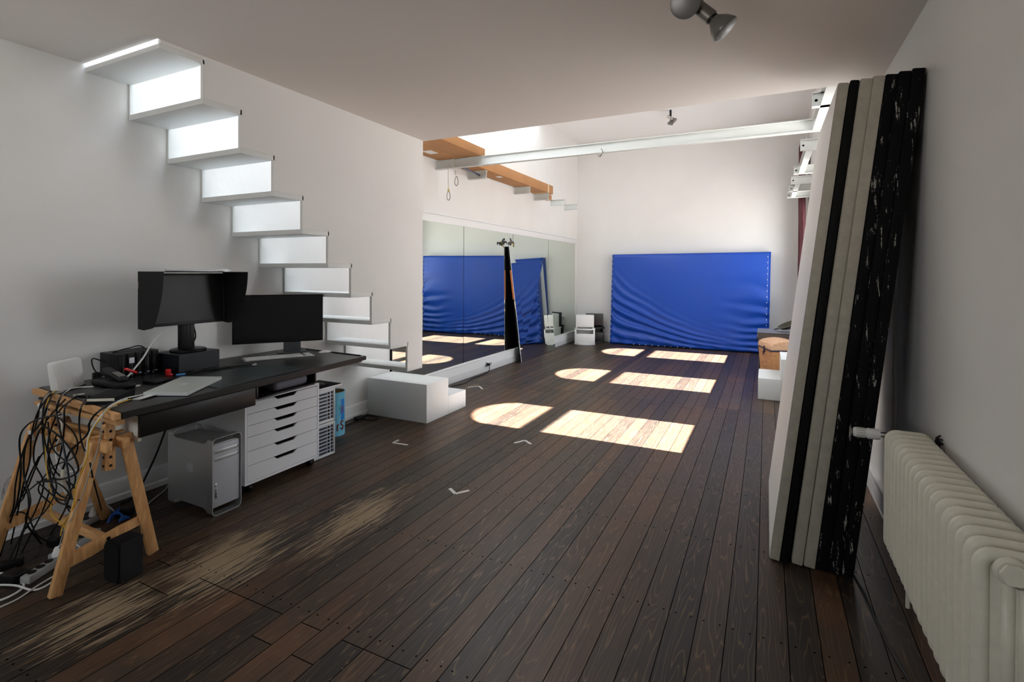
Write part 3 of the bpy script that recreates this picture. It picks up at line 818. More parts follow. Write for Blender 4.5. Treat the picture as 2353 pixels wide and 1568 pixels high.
B().tube([(-.122, 9.30, .55), (-.15, 9.32, .53), (-.15, 9.40, .53), (-.122, 9.42, .55)], .008, BLACK).obj('handle', t)
tag(B().box((-.10, 9.12, 0), (.52, 9.78, .355), mat('dark_chest_wood', (.03, .02, .015), .6), .01).obj('chest'), 'low dark chest carrying the brown suitcase', 'chest')
t = thing('metal_bowl', 'tilted dark metal bowl with small handles on top of the suitcase', 'bowl', (.33, 9.4, .68))
Xb = frame((.33, 9.35, .80), .3, .0, -.42) @ Matrix.Rotation(PI*.0, 4, 'X')
B().lathe([(0, -.07), (.08, -.062), (.14, -.035), (.185, 0), (.192, .004), (.186, .008), (.14, -.025), (.08, -.052), (0, -.06)], mat('dark_bronze', (.06, .06, .045), .3, metal=.8), Xb, n=32).obj('bowl_body', t)
b = B()
for s in (0, PI):
    b.tube([Xb @ Vector(p) for p in ((.185*math.cos(s), -.03, .0), (.235*math.cos(s), -.02, .01), (.235*math.cos(s), .02, .01), (.185*math.cos(s), .03, 0))], .006, BLACK)
b.obj('handles', t)
# curtain at the furthest window
def curtain():
    b = B(); nu = 60; nz = 24; g = []
    for j in range(nz+1):
        z = .05+4.05*j/nz; row = []
        for i in range(nu+1):
            y = 10.97+.60*i/nu
            x = .60+.045*math.sin(i/nu*2*PI*6.5+.3*math.sin(z*1.3))+.012*noise.noise(Vector((i*.2, z, 0)))
            row.append(b.bm.verts.new((x, y, z)))
        g.append(row)
    for j in range(nz):
        for i in range(nu):
            f = b.bm.faces.new((g[j][i], g[j][i+1], g[j+1][i+1], g[j+1][i])); f.smooth = True
    b.mi(CURT)
    t = thing('curtain', 'dark red floor-length curtain beside the furthest window on the right', 'curtain', (.6, 11.2, .05))
    o = b.obj('drape', t, sharp=False)
    m = o.modifiers.new('thickness', 'SOLIDIFY'); m.thickness = .006
    B().tube([(.60, 9.7, 4.13), (.60, 11.6, 4.13)], .014, BEAMW, smooth=False).obj('rail', t)
curtain()

# ================================================================== spotlights
def spot(root, base, body_dir, reach, lamp_dir, s, pm, label_unused=None):
    """can on a stem with a flared reflector lamp"""
    base = Vector(base); bd = Vector(body_dir).normalized(); ld = Vector(lamp_dir).normalized()
    z = bd; x = z.orthogonal().normalized(); y = z.cross(x); X = Matrix((x, y, z)).transposed().to_4x4(); X.translation = base
    B().lathe([(0, -.02*s), (.030*s, -.02*s), (.032*s, 0), (.032*s, reach), (.028*s, reach+.004*s), (0, reach+.004*s)], pm, X, n=24).obj('lamp_can', root)
    e = base+bd*(reach+.002*s); z = ld; x = z.orthogonal().normalized(); y = z.cross(x); X = Matrix((x, y, z)).transposed().to_4x4(); X.translation = e
    B().lathe([(0, -.012*s), (.026*s, -.012*s), (.026*s, .018*s), (0, .018*s)], BLACK, X, n=20).obj('lamp_holder', root)
    B().lathe([(.026*s, .012*s), (.034*s, .022*s), (.052*s, .050*s), (.062*s, .080*s), (.060*s, .086*s), (.050*s, .088*s), (0, .089*s)], mat('smoky_lamp_glass', (.13, .12, .11), .3, spec=.6), X, n=28).obj('reflector_bulb', root)
NICK = mat('satin_nickel', (.22, .20, .18), .32, metal=.9)
t = thing('ceiling_spotlight', 'satin nickel double spotlight on the low ceiling at the top of the picture', 'spotlight', (-.29, 2.40, 3.0))
B().lathe([(0, 0), (.055, 0), (.055, -.02), (.04, -.03), (0, -.03)], NICK, frame((-.28, 2.44, 2.9995)), n=24).obj('ceiling_plate', t)
B().tube([(-.28, 2.44, 2.98), (-.275, 2.43, 2.84)], .014, NICK, smooth=False).obj('stem', t)
spot(t, (-.300, 2.42, 2.825), (.084, -.0, -.085), .105, (.70, .05, -.75), 1.0, NICK)
spot(t, (-.325, 2.50, 2.86), (.0, -1, -.25), .06, (-.05, -1, -.42), 1.08, NICK)
t = thing('ceiling_spotlight', 'small double spotlight hanging from the high white ceiling of the far room', 'spotlight', (-1.66, 10.05, HT))
B().tube([(-1.66, 10.05, HT+.005), (-1.66, 10.05, HT-.12)], .02, BLACK, smooth=False).obj('stem', t)
LN = mat('pale_nickel', (.5, .48, .46), .3, metal=.7)
spot(t, (-1.70, 10.05, HT-.12), (.9, 0, -.6), .08, (.5, 0, -.5), .9, LN)
spot(t, (-1.63, 10.03, HT-.16), (-.3, 0, -.9), .04, (-.2, -.2, -1), .9, LN)

# ================================================================== desk and its supports
DZ = .90
FL, FR, BL, BR = (-2.918, 1.431), (-3.058, 3.350), (-4.0, 1.509), (-4.0, 3.415)
ud = (Vector((*FR, 0))-Vector((*FL, 0))).normalized(); vd = Vector((-ud.y, ud.x, 0))      # along the front edge / towards the wall
DX = Matrix((ud, vd, Vector((0, 0, 1)))).transposed().to_4x4(); DX.translation = Vector((*FL, 0))
t = thing('desk', 'long black-brown desk along the left wall, resting on trestle and drawer unit', 'desk', (-3.4, 2.4, 0))
LDK = (Vector((*FR, 0))-Vector((*FL, 0))).length
B().prism([FL, FR, BR, BL], DZ-.034, DZ, 2, OAKB, bev=.003).obj('desktop', t)
B().box((.10, .03, DZ-.05), (LDK-.02, .95, DZ-.036), OAKB, .002, DX).obj('under_frame', t)
b = B(); b.box((.13, .065, .725), (.86, .085, DZ-.052), OAKB, .002, DX); b.obj('drawer_front', t)
B().box((.13, .087, .70), (.15, .62, DZ-.052), CREAM, .002, DX).obj('drawer_side', t)
B().box((.15, .087, .72), (.86, .62, .735), CREAM, .002, DX).obj('drawer_bottom', t)
b = B(); b.box((.87, .07, .765), (.885, .62, DZ-.052), OAKB, .001, DX).box((1.40, .07, .765), (1.415, .62, DZ-.052), OAKB, .001, DX).box((.885, .07, .755), (1.40, .62, .765), OAKB, .001, DX).box((.885, .60, .765), (1.40, .615, DZ-.052), OAKB, 0, DX)
b.obj('open_compartment', t)
# aluminium strip near the right back edge
B().tube([(-4.0, 3.385, DZ+.004), (-3.10, 3.325, DZ+.004)], .004, DARKG, smooth=False).obj('rear_rail', t)
# things in the open compartment
tag(B().box((1.05, .10, .7665), (1.37, .28, .842), mat('grey_fabric_case', (.17, .16, .19), .7), .034, DX, 4).obj('zip_case'), 'grey padded case lying in the open desk compartment', 'case')
b = B()
for k in range(6):
    x = .92+.02*k; b.tube([DX @ Vector(p) for p in ((x, .5, .775), (x+.05*math.sin(k), .3, .79+.004*k), (x+.03, .18, .776), (x-.02+.04*math.cos(k*2), .09, .775))], .004, BLACK, n=6)
tag(b.obj('loose_cables'), 'loose black cables in the open desk compartment', 'cables')

# trestle
t = thing('trestle', 'adjustable pine trestle holding up the left end of the desk', 'trestle', (-3.45, 1.47, 0))
b = B(); b.prism([(-2.913, 1.398), (-2.9155, 1.429), (-3.99, 1.507), (-3.99, 1.476)], DZ-.032, DZ-.001, 2, PINEX, bev=.002); b.obj('top_bar', t)
B().box((-3.86, 1.438, DZ-.078), (-2.98, 1.478, DZ-.052), PINEX, .003, frame((0, 0, 0), 0)).obj('top_batten', t)
for x in (-3.085, -3.66):
    b = B(); b.box((x-.022, 1.43, .575), (x+.022, 1.475, DZ-.079), PINE, .003)
    b.obj('slotted_post', t)
    b = B()
    for k in range(6): b.tube([(x+.0221, 1.452, .60+.045*k), (x+.0235, 1.452, .60+.045*k)], .0075, DARKG, smooth=False, n=10)
    for k in range(6): b.tube([(x, 1.4275, .60+.045*k), (x, 1.4296, .60+.045*k)], .0075, DARKG, smooth=False, n=10)
    b.obj('peg_holes', t)
B().tube([(-3.085, 1.36, .762), (-3.085, 1.52, .762)], .009, PINE, smooth=False, n=10).obj('peg', t)
for y in (1.398, 1.478):
    B().box((-3.80, y, .69), (-2.99, y+.028, .745), PINEX, .003).obj('cross_rail', t)
for xt, xb_ in ((-3.06, -3.145), (-3.71, -3.86)):
    for yt, yb_ in ((1.388, 1.25), (1.516, 1.70 if xb_ > -3.3 else 1.80)):
        B().bar((xb_, yb_, 0.004), (xt, yt, .745), .030, .054, PINE, side=(1, 0, 0)).obj('leg', t)
for x, y1_, z0_ in ((-3.125, 1.64, .13), (-3.815, 1.70, .16)):
    b = B()
    pl = [(1.30, z0_), (1.40, z0_+.012), (1.46, z0_-.0+.03), (1.52, z0_+.06), (y1_, z0_+.075), (y1_+.01, z0_+.125), (1.50, z0_+.105), (1.29, z0_+.062)]
    b.prism(pl, x-.011, x+.011, 0, PINE, bev=.002); b.obj('brace', t)
B().box((-3.80, 1.44, .175), (-3.14, 1.465, .225), PINEX, .003).obj('stretcher', t)
B().lathe([(0, -.003), (.009, -.003), (.010, .002), (0, .003)], CHROME, frame((-3.1135, 1.465, .20), 0, 0, PI/2), n=12).obj('bolt', t)

# ------------------------------------------------------------------ drawer unit
def drawer_unit():
    t = thing('drawer_unit', 'white six-drawer unit on castors under the desk', 'drawer unit', (-3.6, 2.74, 0))
    xf, xb, ya, yb, z0, z1 = -3.335, -3.90, 2.415, 3.092, .075, .690
    b = B(); f = .018
    b.box((xb, ya, z0), (xf, ya+f, z1), LWHITE, .001).box((xb, yb-f, z0), (xf, yb, z1), LWHITE, .001)
    b.box((xb, ya+f, z1-f), (xf, yb-f, z1), LWHITE).box((xb, ya+f, z0), (xf, yb-f, z0+f), LWHITE).box((xb, ya+f, z0+f), (xb+.012, yb-f, z1-f), LWHITE)
    b.obj('carcass', t)
    hs = [.118, .104, .104, .083, .083, .083]; z = z0+f+.002
    for h_ in hs:
        zt = z+h_-.0035; ym = (ya+yb)/2+.012; a, c = ya+f+.003, yb-f-.003
        pl = [(a, z), (c, z), (c, zt), (ym+.105, zt), (ym+.075, zt-.024), (ym-.075, zt-.024), (ym-.105, zt), (a, zt)]
        o = B().prism(pl, xf-.016, xf-.001, 0, LWHITE).obj('drawer', t)
        B().box((xf-.40, a+.01, z+.004), (xf-.018, c-.01, zt-.03), DARKG).obj('drawer_box', o)
        z += h_
    for y in (ya+.07, yb-.05):
        for x in (xf-.06, xb+.06):
            b = B(); b.lathe([(0, -.016), (.026, -.016), (.030, -.01), (.030, .01), (.026, .016), (0, .016)], BLACK, frame((x, y, .031), 0, PI/2), n=18)
            b.box((x-.02, y-.02, .04), (x+.02, y+.02, .0745), BLACK, .004); b.obj('castor', t)
drawer_unit()

# ------------------------------------------------------------------ computer tower
def perforated():
    m = D.materials.new('perforated_aluminium'); m.use_nodes = True; nt = m.node_tree; b = nt.nodes['Principled BSDF']
    g = nt.nodes.new('ShaderNodeTexCoord'); s = nt.nodes.new('ShaderNodeSeparateXYZ'); nt.links.new(g.outputs['Object'], s.inputs[0])
    c = nt.nodes.new('ShaderNodeCombineXYZ'); nt.links.new(s.outputs[1], c.inputs[0]); nt.links.new(s.outputs[2], c.inputs[1])
    v = nt.nodes.new('ShaderNodeTexVoronoi'); v.inputs['Scale'].default_value = 190; v.inputs['Randomness'].default_value = 0; v.voronoi_dimensions = '2D'
    nt.links.new(c.outputs[0], v.inputs['Vector'])
    r = nt.nodes.new('ShaderNodeValToRGB'); e = r.color_ramp.elements; e[0].position = .33; e[0].color = (.20, .21, .23, 1); e[1].position = .38; e[1].color = (.66, .68, .72, 1)
    nt.links.new(v.outputs['Distance'], r.inputs[0]); nt.links.new(r.outputs[0], b.inputs['Base Color'])
    b.inputs['Metallic'].default_value = .1; b.inputs['Roughness'].default_value = .45
    return m
PERF = perforated()
def fruit(b, cx, cy, s, P, m):
    """rounded fruit outline with a bite and a leaf, P maps 2-D to 3-D"""
    import math as _m
    out = []
    for k in range(40):
        a = 2*PI*k/40
        r = .5+.05*_m.cos(2*a)+.0
        x, y = r*_m.cos(a), r*_m.sin(a)*1.0
        y -= .09*_m.exp(-(x/.16)**2)*(1 if y > 0 else -.7)
        dx, dy = x-.62, y-.05; dd = _m.hypot(dx, dy)
        if dd < .24: x, y = .62+dx/dd*.24, .05+dy/dd*.24
        out.append((cx+x*s, cy+y*s))
    A = [b.bm.verts.new(P(p)) for p in out]; f = b.bm.faces.new(A); f.material_index = b.mi(m)
    lf = [(-.02, .52), (.02, .66), (.16, .76), (.20, .78), (.18, .64), (.08, .54)]
    f = b.bm.faces.new([b.bm.verts.new(P((cx+p[0]*s, cy+p[1]*s))) for p in lf]); f.material_index = b.mi(m)
def tower():
    t = thing('computer_tower', 'aluminium computer tower with perforated front standing under the desk', 'computer', (-3.5, 2.22, 0))
    xf, xb, ya, yb, H = -3.245, -3.735, 2.118, 2.325, .512
    cy = (ya+yb)/2
    # shell: side sheets curving into the handles
    outer = [(cy+p[0], H/2+p[1]) for p in rrect(yb-ya, H, .030)]; inner = [(cy+p[0], H/2+p[1]) for p in rrect(yb-ya-.007, H-.007, .027)]
    def ring(x0, x1, name):
        b = B(); n = len(outer)
        V = [[b.bm.verts.new((x, *p)) for p in pl] for x in (x0, x1) for pl in (outer, inner)]
        for i in range(n):
            j = (i+1) % n
            b.bm.faces.new((V[0][i], V[0][j], V[1][j], V[1][i])); b.bm.faces.new((V[2][j], V[2][i], V[3][i], V[3][j]))
            b.bm.faces.new((V[0][j], V[0][i], V[2][i], V[2][j])); b.bm.faces.new((V[1][i], V[1][j], V[3][j], V[3][i]))
        b.mi(ALU); return b.obj(name, t)
    ring(xf-.062, xf, 'handle_frame'); ring(xb, xb+.055, 'handle_frame')
    for y in (ya, yb-.0035):
        pl = [(xf-.061, .028), (xf-.10, .045), (xb+.09, .045), (xb+.054, .028), (xb+.054, H-.028), (xb+.09, H-.042), (xf-.10, H-.042), (xf-.061, H-.028)]
        B().prism(pl, y, y+.0035, 1, ALU).obj('side_panel', t)
    B().box((xb+.02, ya+.004, .047), (xf-.03, yb-.004, H-.044), mat('grey_aluminium_case', (.45, .45, .45), .45, metal=.6), .004).obj('case', t)
    fp = B(); fp.box((xf-.029, ya+.006, .050), (xf-.012, yb-.006, H-.046), PERF, .006); f = fp.obj('front_panel', t)
    for z in (H-.105, H-.155): B().box((xf-.0125, ya+.022, z), (xf-.010, yb-.022, z+.022), ALU, .001).obj('drive_slot', f)
    for z in (H-.1065, H-.1565): B().box((xf-.0123, yb-.021, z+.004), (xf-.011, yb-.017, z+.02), BLACK).obj('slot_mark', f)
    b = B(); b.box((xf-.0125, ya+.020, .110), (xf-.0105, ya+.040, .215), ALU, .001); o = b.obj('port_strip', f)
    b = B()
    for z, h_ in ((.118, .011), (.134, .011), (.150, .006), (.162, .006), (.174, .002), (.19, .006)): b.box((xf-.0106, ya+.025, z), (xf-.0098, ya+.035, z+h_), BLACK)
    b.obj('ports', o)
    b = B(); fruit(b, -(xf+xb)/2, .29, .075, lambda p: Vector((-p[0], ya-.0006, p[1])), mat('side_emblem', (.42, .43, .43), .5)); b.obj('emblem', t)
tower()

# ------------------------------------------------------------------ disk arrays, tray and tin beside the drawer unit
def disk_array(z, lab, loc_y=0):
    t = thing('disk_array', lab, 'disk array', (-3.6, 3.25, z), 'disk arrays beside the drawer unit')
    xf, ya, yb, H = -3.43, 3.125, 3.362, .293
    B().box((-3.80, ya, z+.004), (xf-.006, yb, z+H), SILV, .005).obj('housing', t)
    b = B(); b.box((xf-.008, ya, z+.004), (xf, ya+.012, z+H), SILV, .003).box((xf-.008, yb-.012, z+.004), (xf, yb, z+H), SILV, .003).box((xf-.008, ya+.012, z+.004), (xf, yb-.012, z+.022), SILV, .003).box((xf-.008, ya+.012, z+H-.018), (xf, yb-.012, z+H), SILV, .003)
    b.obj('front_frame', t)
    n = 8; h_ = (H-.048)/n
    for k in range(n):
        zz = z+.026+h_*k
        o = B().box((xf-.0075, ya+.020, zz+.0015), (xf-.002, yb-.020, zz+h_-.0015), mat('blue_grey_tray', (.33, .36, .43), .4, metal=.3), .0015).obj('drive_tray', t)
        b = B(); b.box((xf-.0022, ya+.034, zz+h_*.30), (xf-.0012, yb-.095, zz+h_*.72), DARKG).box((xf-.0022, yb-.085, zz+h_*.2), (xf-.0012, yb-.062, zz+h_*.8), BLACK).box((xf-.0022, yb-.045, zz+h_*.12), (xf-.0012, yb-.026, zz+h_*.88), BLACK)
        b.obj('vent', o)
disk_array(.0, 'lower silver disk array on the floor beside the drawer unit')
disk_array(.297, 'upper silver disk array stacked on the lower one beside the drawer unit')
t = thing('black_tray', 'flat dark plate with thin rim on top of the stacked disk arrays', 'tray', (-3.55, 3.29, .60))
B().box((-3.70, 3.13, .597), (-3.41, 3.43, .612), SILV, .003).obj('rim', t)
B().box((-3.69, 3.14, .6125), (-3.42, 3.42, .618), BLACKM, .002).obj('plate', t)
B().lathe([(0, 0), (.07, 0), (.075, .006), (.06, .012), (.02, .012), (.018, .006), (0, .006)], BLACK, frame((-3.54, 3.25, .619)), n=26).obj('disc', t)

def tin():
    t = thing('round_tin', 'tall light blue tin with coloured lettering and open top by the skirting', 'tin', (-3.86, 3.757, 0))
    R, H = .112, .43; cx, cy = -3.86, 3.757
    LB = mat('light_blue_tin', (.22, .62, .84), .35)
    b = B(); b.lathe([(R-.002, .0), (R, .004), (R, H-.004), (R+.003, H), (R-.002, H+.001), (R-.004, H-.004)], LB, frame((cx, cy, 0)), n=48)
    b.lathe([(0, .002), (R-.001, .0)], LB, frame((cx, cy, 0)), n=48); b.obj('wall', t)
    b = B(); b.lathe([(R-.0045, H-.002), (R-.005, .01), (0, .01)], mat('tin_inside', (.30, .20, .08), .5, metal=.3), frame((cx, cy, 0)), n=48); b.obj('inside', t)
    def on_can(s, z, r=R+.0008): return Vector((cx+r*math.cos(s), cy+r*math.sin(s), z))
    a0 = math.atan2(0-cy, 0-cx)           # side facing the room's near end
    def patch(s0, s1, z0, z1, m, name):
        b = B(); n = 8
        for i in range(n):
            p = [on_can(s0+(s1-s0)*(i+q)/n, z) for q, z in ((0, z0), (1, z0), (1, z1), (0, z1))]; b.quad(p, m)
        b.obj(name, t)
    patch(a0+.70, a0+1.15, .155, .36, mat('strong_blue', (.0, .20, .62), .4), 'blue_panel')
    def stroke(pts, r, m, name):
        B().tube([on_can(s, z, R+.0005) for s, z in pts], r, m, n=6, sub=4).obj(name, t)
    DR = mat('dark_red_lettering', (.22, .01, .01), .5)
    stroke([(a0+.36, .055), (a0+.36, .115)], .006, DR, 'letter_r'); stroke([(a0+.36, .10), (a0+.43, .116), (a0+.50, .112)], .006, DR, 'letter_r_arm')
    sc, zc = a0+.82, .105
    stroke([(sc+.13, zc+.030), (sc+.02, zc+.042), (sc-.12, zc+.028), (sc-.08, zc+.006), (sc+.08, zc-.006), (sc+.12, zc-.028), (sc-.02, zc-.042), (sc-.14, zc-.026)], .007, DR, 'letter_s')
    stroke([(sc+.13, .280), (sc+.02, .286), (sc-.06, .272), (sc+.04, .258), (sc+.12, .246), (sc+.02, .232), (sc-.08, .238)], .005, mat('red_white', (.6, .05, .05), .5), 'letter_mark')
    stroke([(a0+.42+.2*math.cos(a), .285+.028*math.sin(a)) for a in [PI*k/8-PI/2 for k in range(9)]], .003, mat('green_ring', (.05, .45, .15), .5), 'green_ring')
    stroke([(a0+.42+.24*math.cos(a), .245+.036*math.sin(a)) for a in [PI*k/8-PI/2 for k in range(9)]], .003, MATS['strong_blue'], 'blue_ring')
tin()

# ------------------------------------------------------------------ things on the desk
def keyboard(c, rz, L, Wd, z, label, full=True):
    t = thing('keyboard', label, 'keyboard', (*c, z))
    X = frame((*c, z), rz)
    B().box((-L/2, -Wd/2, .0005), (L/2, Wd/2, .009), ALU, .003, X).obj('base', t)
    B().box((-L/2+.004, -Wd/2+.005, .009), (L/2-.004, Wd/2-.005, .0100), mat('keyboard_well', (.25, .25, .26), .5), 0, X).obj('key_bed', t)
    b = B(); rows = 6; kw = L*.96/ (20 if full else 14)
    for r in range(rows):
        y = -Wd/2+.008+(Wd-.016)/rows*r; hh = (Wd-.016)/rows-.003
        x = -L*.48; 
        while x < L*.48-.004:
            w_ = kw*(1 if not (r == 0 and -L*.28 < x < -L*.05) else 5)
            g = full and (L*.20 < x < L*.222 or L*.335 < x < L*.35)
            w_ = min(w_, L*.48-x)
            if not g: b.box((x, y, .0101), (x+w_-.003, y+hh, .0135), WPL, 0, X)
            x += w_
    b.obj('keys', t)
    if not full: B().tube([tuple(X @ Vector((-L/2, Wd/2-.006, .009))), tuple(X @ Vector((L/2, Wd/2-.006, .009)))], .009, ALU, smooth=False).obj('battery_tube', t)
    return t
kc = ((-3.80-3.433-3.654-3.643)/4, (2.764+3.082+2.658+3.237)/4)
keyboard((-3.632, 2.94), math.atan2(.424, .221), .53, .16, DZ, 'full-size white keyboard with aluminium base lying on the desk')
def mouse(x, y, z, rz, label):
    t = thing('mouse', label, 'mouse', (x, y, z))
    X = frame((x, y, z), rz)
    prof = []
    b = B(); n = 14; m_ = 10; g = []
    for i in range(n+1):
        u = -1+2*i/n; row = []
        for j in range(m_+1):
            v = -1+2*j/m_; w_ = .032*math.sqrt(max(0, 1-abs(u)**2.6)); zz = .006+.016*(1-abs(u)**2.4)*(1-abs(v)**3)
            row.append(b.bm.verts.new(X @ Vector((u*.06, v*w_, zz))))
        g.append(row)
    for i in range(n):
        for j in range(m_):
            try: f = b.bm.faces.new((g[i][j], g[i+1][j], g[i+1][j+1], g[i][j+1])); f.smooth = True
            except ValueError: pass
    b.mi(WPL); bmesh.ops.remove_doubles(b.bm, verts=b.bm.verts[:], dist=1e-5); b.obj('shell', t, sharp=False)
    B().prism([(.055*math.cos(a), .029*math.sin(a)) for a in [2*PI*k/24 for k in range(24)]], .0005, .007, 2, ALU, X).obj('underside', t)
mouse(-3.50, 3.31, DZ, 1.1, 'white mouse on the desk near its right end')
# desk mat
b = B(); b.prism([(-3.005, 1.99), (-3.075, 2.70), (-3.53, 2.745), (-3.46, 2.035)], DZ+.0003, DZ+.0033, 2, GREEN, bev=.001)
tag(b.obj('desk_mat'), 'dark green desk mat at the front edge of the desk', 'desk mat')
# closed laptop
t = thing('laptop', 'closed silver laptop on the desk beside the hooded monitor', 'laptop', (-3.2, 1.92, DZ))
q4 = [(-3.197, 1.675), (-2.962, 1.787), (-3.222, 2.168), (-3.458, 2.052)]
B().prism(q4, DZ+.0035, DZ+.014, 2, SILV, bev=.003).obj('base', t)
ql = B().prism(q4, DZ+.0148, DZ+.0215, 2, mat('laptop_lid', (.66, .70, .66), .42, metal=.35), bev=.0025).obj('lid', t)
cc = Vector((sum(p[0] for p in q4)/4, sum(p[1] for p in q4)/4)); dl = Vector((-.26, .381)).normalized()
b = B(); fruit(b, 0, 0, .042, lambda p: Vector((cc.x+dl.x*p[0]*1.0-dl.y*p[1], cc.y+dl.y*p[0]+dl.x*p[1], DZ+.0219)), WPL); b.obj('emblem', ql)

# router
def router():
    t = thing('router', 'white rounded router standing upright on the left corner of the desk', 'router', (-3.76, 1.56, DZ))
    a, c, d = Vector((-3.700, 1.486, DZ+.004)), Vector((-3.806, 1.668, DZ+.004)), Vector((-3.690, 1.462, DZ+.184))
    ux = (c-a); Lx = ux.length; ux.normalize(); uz = (d-a); Lz = uz.length; uz.normalize(); uy = uz.cross(ux).normalized()
    if uy.x > 0: uy = -uy
    X = Matrix((ux, uy, uz)).transposed().to_4x4(); X.translation = a+ux*Lx/2+uz*Lz/2
    pl = rrect(Lx, Lz, .022)
    b = B(); lv = [(0, .94), (.004, .985), (.010, 1), (.030, 1.0), (.040, .97), (.046, .85)]
    rings = [[b.bm.verts.new(X @ Vector((p[0]*s, y, p[1]*s))) for p in pl] for y, s in lv]
    for A, C_ in zip(rings, rings[1:]):
        for i in range(len(pl)):
            f = b.bm.faces.new((A[i], A[(i+1) % len(pl)], C_[(i+1) % len(pl)], C_[i])); f.smooth = True
    b.bm.faces.new(rings[0]); b.bm.faces.new(rings[-1][::-1]); b.mi(ROUTER); b.obj('case', t)
    b = B(); LB = mat('pale_led', (.45, .62, .70), .4)
    for k in range(9): b.box((.012+.005*(k % 2), -.0010, .062-.013*k), (.015+.005*(k % 2), .0, .065-.013*k), LB, 0, X)
    b.box((.020, -.0012, -.062), (.024, 0, -.058), BLACK, 0, X)
    b.obj('indicator_lights', t)
    B().prism([(-3.69, 1.478), (-3.795, 1.66), (-3.84, 1.64), (-3.735, 1.458)], DZ+.0003, DZ+.0045, 2, ROUTER, bev=.001).obj('foot', t)
router()
# row of external drives
labs = ['nearest the router', 'second from the router, white sticker on its front', 'in the middle of the row', 'fourth from the router', 'nearest the monitor stand box']
for k in range(5):
    y = 1.865+.052*k
    t = thing('external_drive', 'black upright external drive, '+labs[k], 'hard drive', (-3.95, y+.025, DZ), 'external drives in a row')
    B().box((-4.07, y, DZ+.0005), (-3.845-.002*k, y+.049, DZ+.160+.001*k), BLACK, .004).obj('case', t)
    pl = [(-3.845-.002*k, y+.004), (-3.835-.002*k, y+.012), (-3.832-.002*k, y+.025), (-3.835-.002*k, y+.037), (-3.845-.002*k, y+.045)]
    B().prism(pl, DZ+.004, DZ+.155, 2, mat('gloss_black', (.01, .01, .012), .12), bev=.001).obj('front_bezel', t)
    B().box((-3.8325-.002*k, y+.018, DZ+.020), (-3.8310-.002*k, y+.034, DZ+.026), mat('pale_blue_mark', (.35, .55, .65), .4)).obj('badge', t)
    if k == 1: B().box((-3.8345, y+.010, DZ+.095), (-3.8325, y+.040, DZ+.132), mat('sticker_white', (.72, .70, .76), .5)).obj('sticker', t)
tag(B().tube([(-3.98, 1.86, DZ+.10), (-4.02, 1.80, DZ+.13), (-3.98, 1.80, DZ+.05), (-3.9, 1.84, DZ+.01)], .004, BLACK).obj('drive_cable'), 'thin black cable looping behind the row of drives', 'cable')
tag(B().tube([(-3.98, 1.9, DZ+.163), (-4.0, 2.0, DZ+.175), (-4.0, 2.1, DZ+.172), (-3.9, 2.13, DZ+.02)], .004, BLACK).obj('drive_cable'), 'thin black cable lying over the top of the drives', 'cable')
# cordless phone
t = thing('cordless_phone', 'black cordless phone lying across its charging cradle', 'phone', (-3.62, 1.70, DZ))
b = B(); b.box((-.17, -.055, .0005), (.17, .055, .035), BLACK, .016, frame((-3.64, 1.74, DZ), -.05)); b.obj('cradle', t)
h = B(); h.box((-.12, -.026, -.014), (.12, .026, .014), DARKG, .012, frame((-3.66, 1.76, DZ+.068), -.05, 0, .18)); h = h.obj('handset', t)
b = B()
for i in range(6):
    for j in range(3): b.box((.0+.016*i, -.018+.013*j, .0142), (.010+.016*i, -.010+.013*j, .0155), GCAB, 0, frame((-3.66, 1.76, DZ+.068), -.05, 0, .18))
b.obj('keypad', h)
b = B()
for k in range(5): b.tube([(-3.86+.028*math.cos(a), 1.755+.022*math.sin(a), DZ+.008+.012*k) for a in [2*PI*i/12 for i in range(13)]], .0045, BLACK, n=6, sub=2)
tag(b.obj('coiled_lead'), 'coiled black lead behind the cordless phone', 'cable')
# notebooks
t = thing('notebook', 'black hardback notebook with cream page edges near the desk corner', 'notebook', (-3.26, 1.55, DZ))
Xn = frame((-3.268, 1.552, DZ+.012), -.95)
B().box((-.092, -.068, .0005), (.092, .068, .016), PAPER, .001, Xn).obj('pages', t)
b = B(); b.box((-.095, -.071, .0165), (.095, .071, .020), BLACKM, .001, Xn).box((-.095, -.071, -.003), (.095, .071, .0), BLACKM, .001, Xn).box((-.095, .0685, -.003), (.095, .071, .020), BLACKM, 0, Xn); b.obj('cover', t)
tag(B().box((-.10, -.072, .0005), (.10, .072, .0085), BLACKM, .002, frame((-3.262, 1.545, DZ), -.95)).obj('notebook'), 'thin black notebook underneath the cream-edged notebook', 'notebook')
tag(B().box((-.06, -.09, .0005), (.06, .09, .010), DARKG, .003, frame((-3.47, 1.60, DZ), .35)).obj('tablet_case'), 'flat dark grey case beside the notebook at the desk end', 'case')
tag(B().box((-.05, -.06, .0005), (.05, .06, .018), BLACK, .004, frame((-3.52, 1.93, DZ), .2)).obj('card_reader'), 'small flat black box between drives and laptop', 'box')
tag(B().box((-.012, -.020, .0005), (.012, .020, .006), WPL, .001, frame((-3.50, 1.80, DZ), .6)).obj('usb_adapter'), 'tiny white adapter in front of the black drives', 'adapter')
tag(B().lathe([(0, .0005), (.016, .0005), (.017, .004), (.017, .036), (.013, .040), (0, .040)], RED, frame((-3.70, 2.10, DZ)), n=20).obj('red_stopper'), 'round red stopper standing before the black stand box', 'stopper')
tag(B().box((-.018, -.008, .0005), (.018, .008, .016), RED, .004, frame((-3.655, 2.085, DZ), .4)).obj('red_clip'), 'small red clip lying beside the round red stopper', 'clip')
tag(B().box((-.028, -.009, .0005), (.028, .009, .010), mat('light_blue_stick', (.10, .35, .75), .4), .003, frame((-3.615, 2.135, DZ), 1.3)).obj('usb_stick'), 'small light blue stick with a metal plug beside the red stopper', 'usb stick')
b = B()
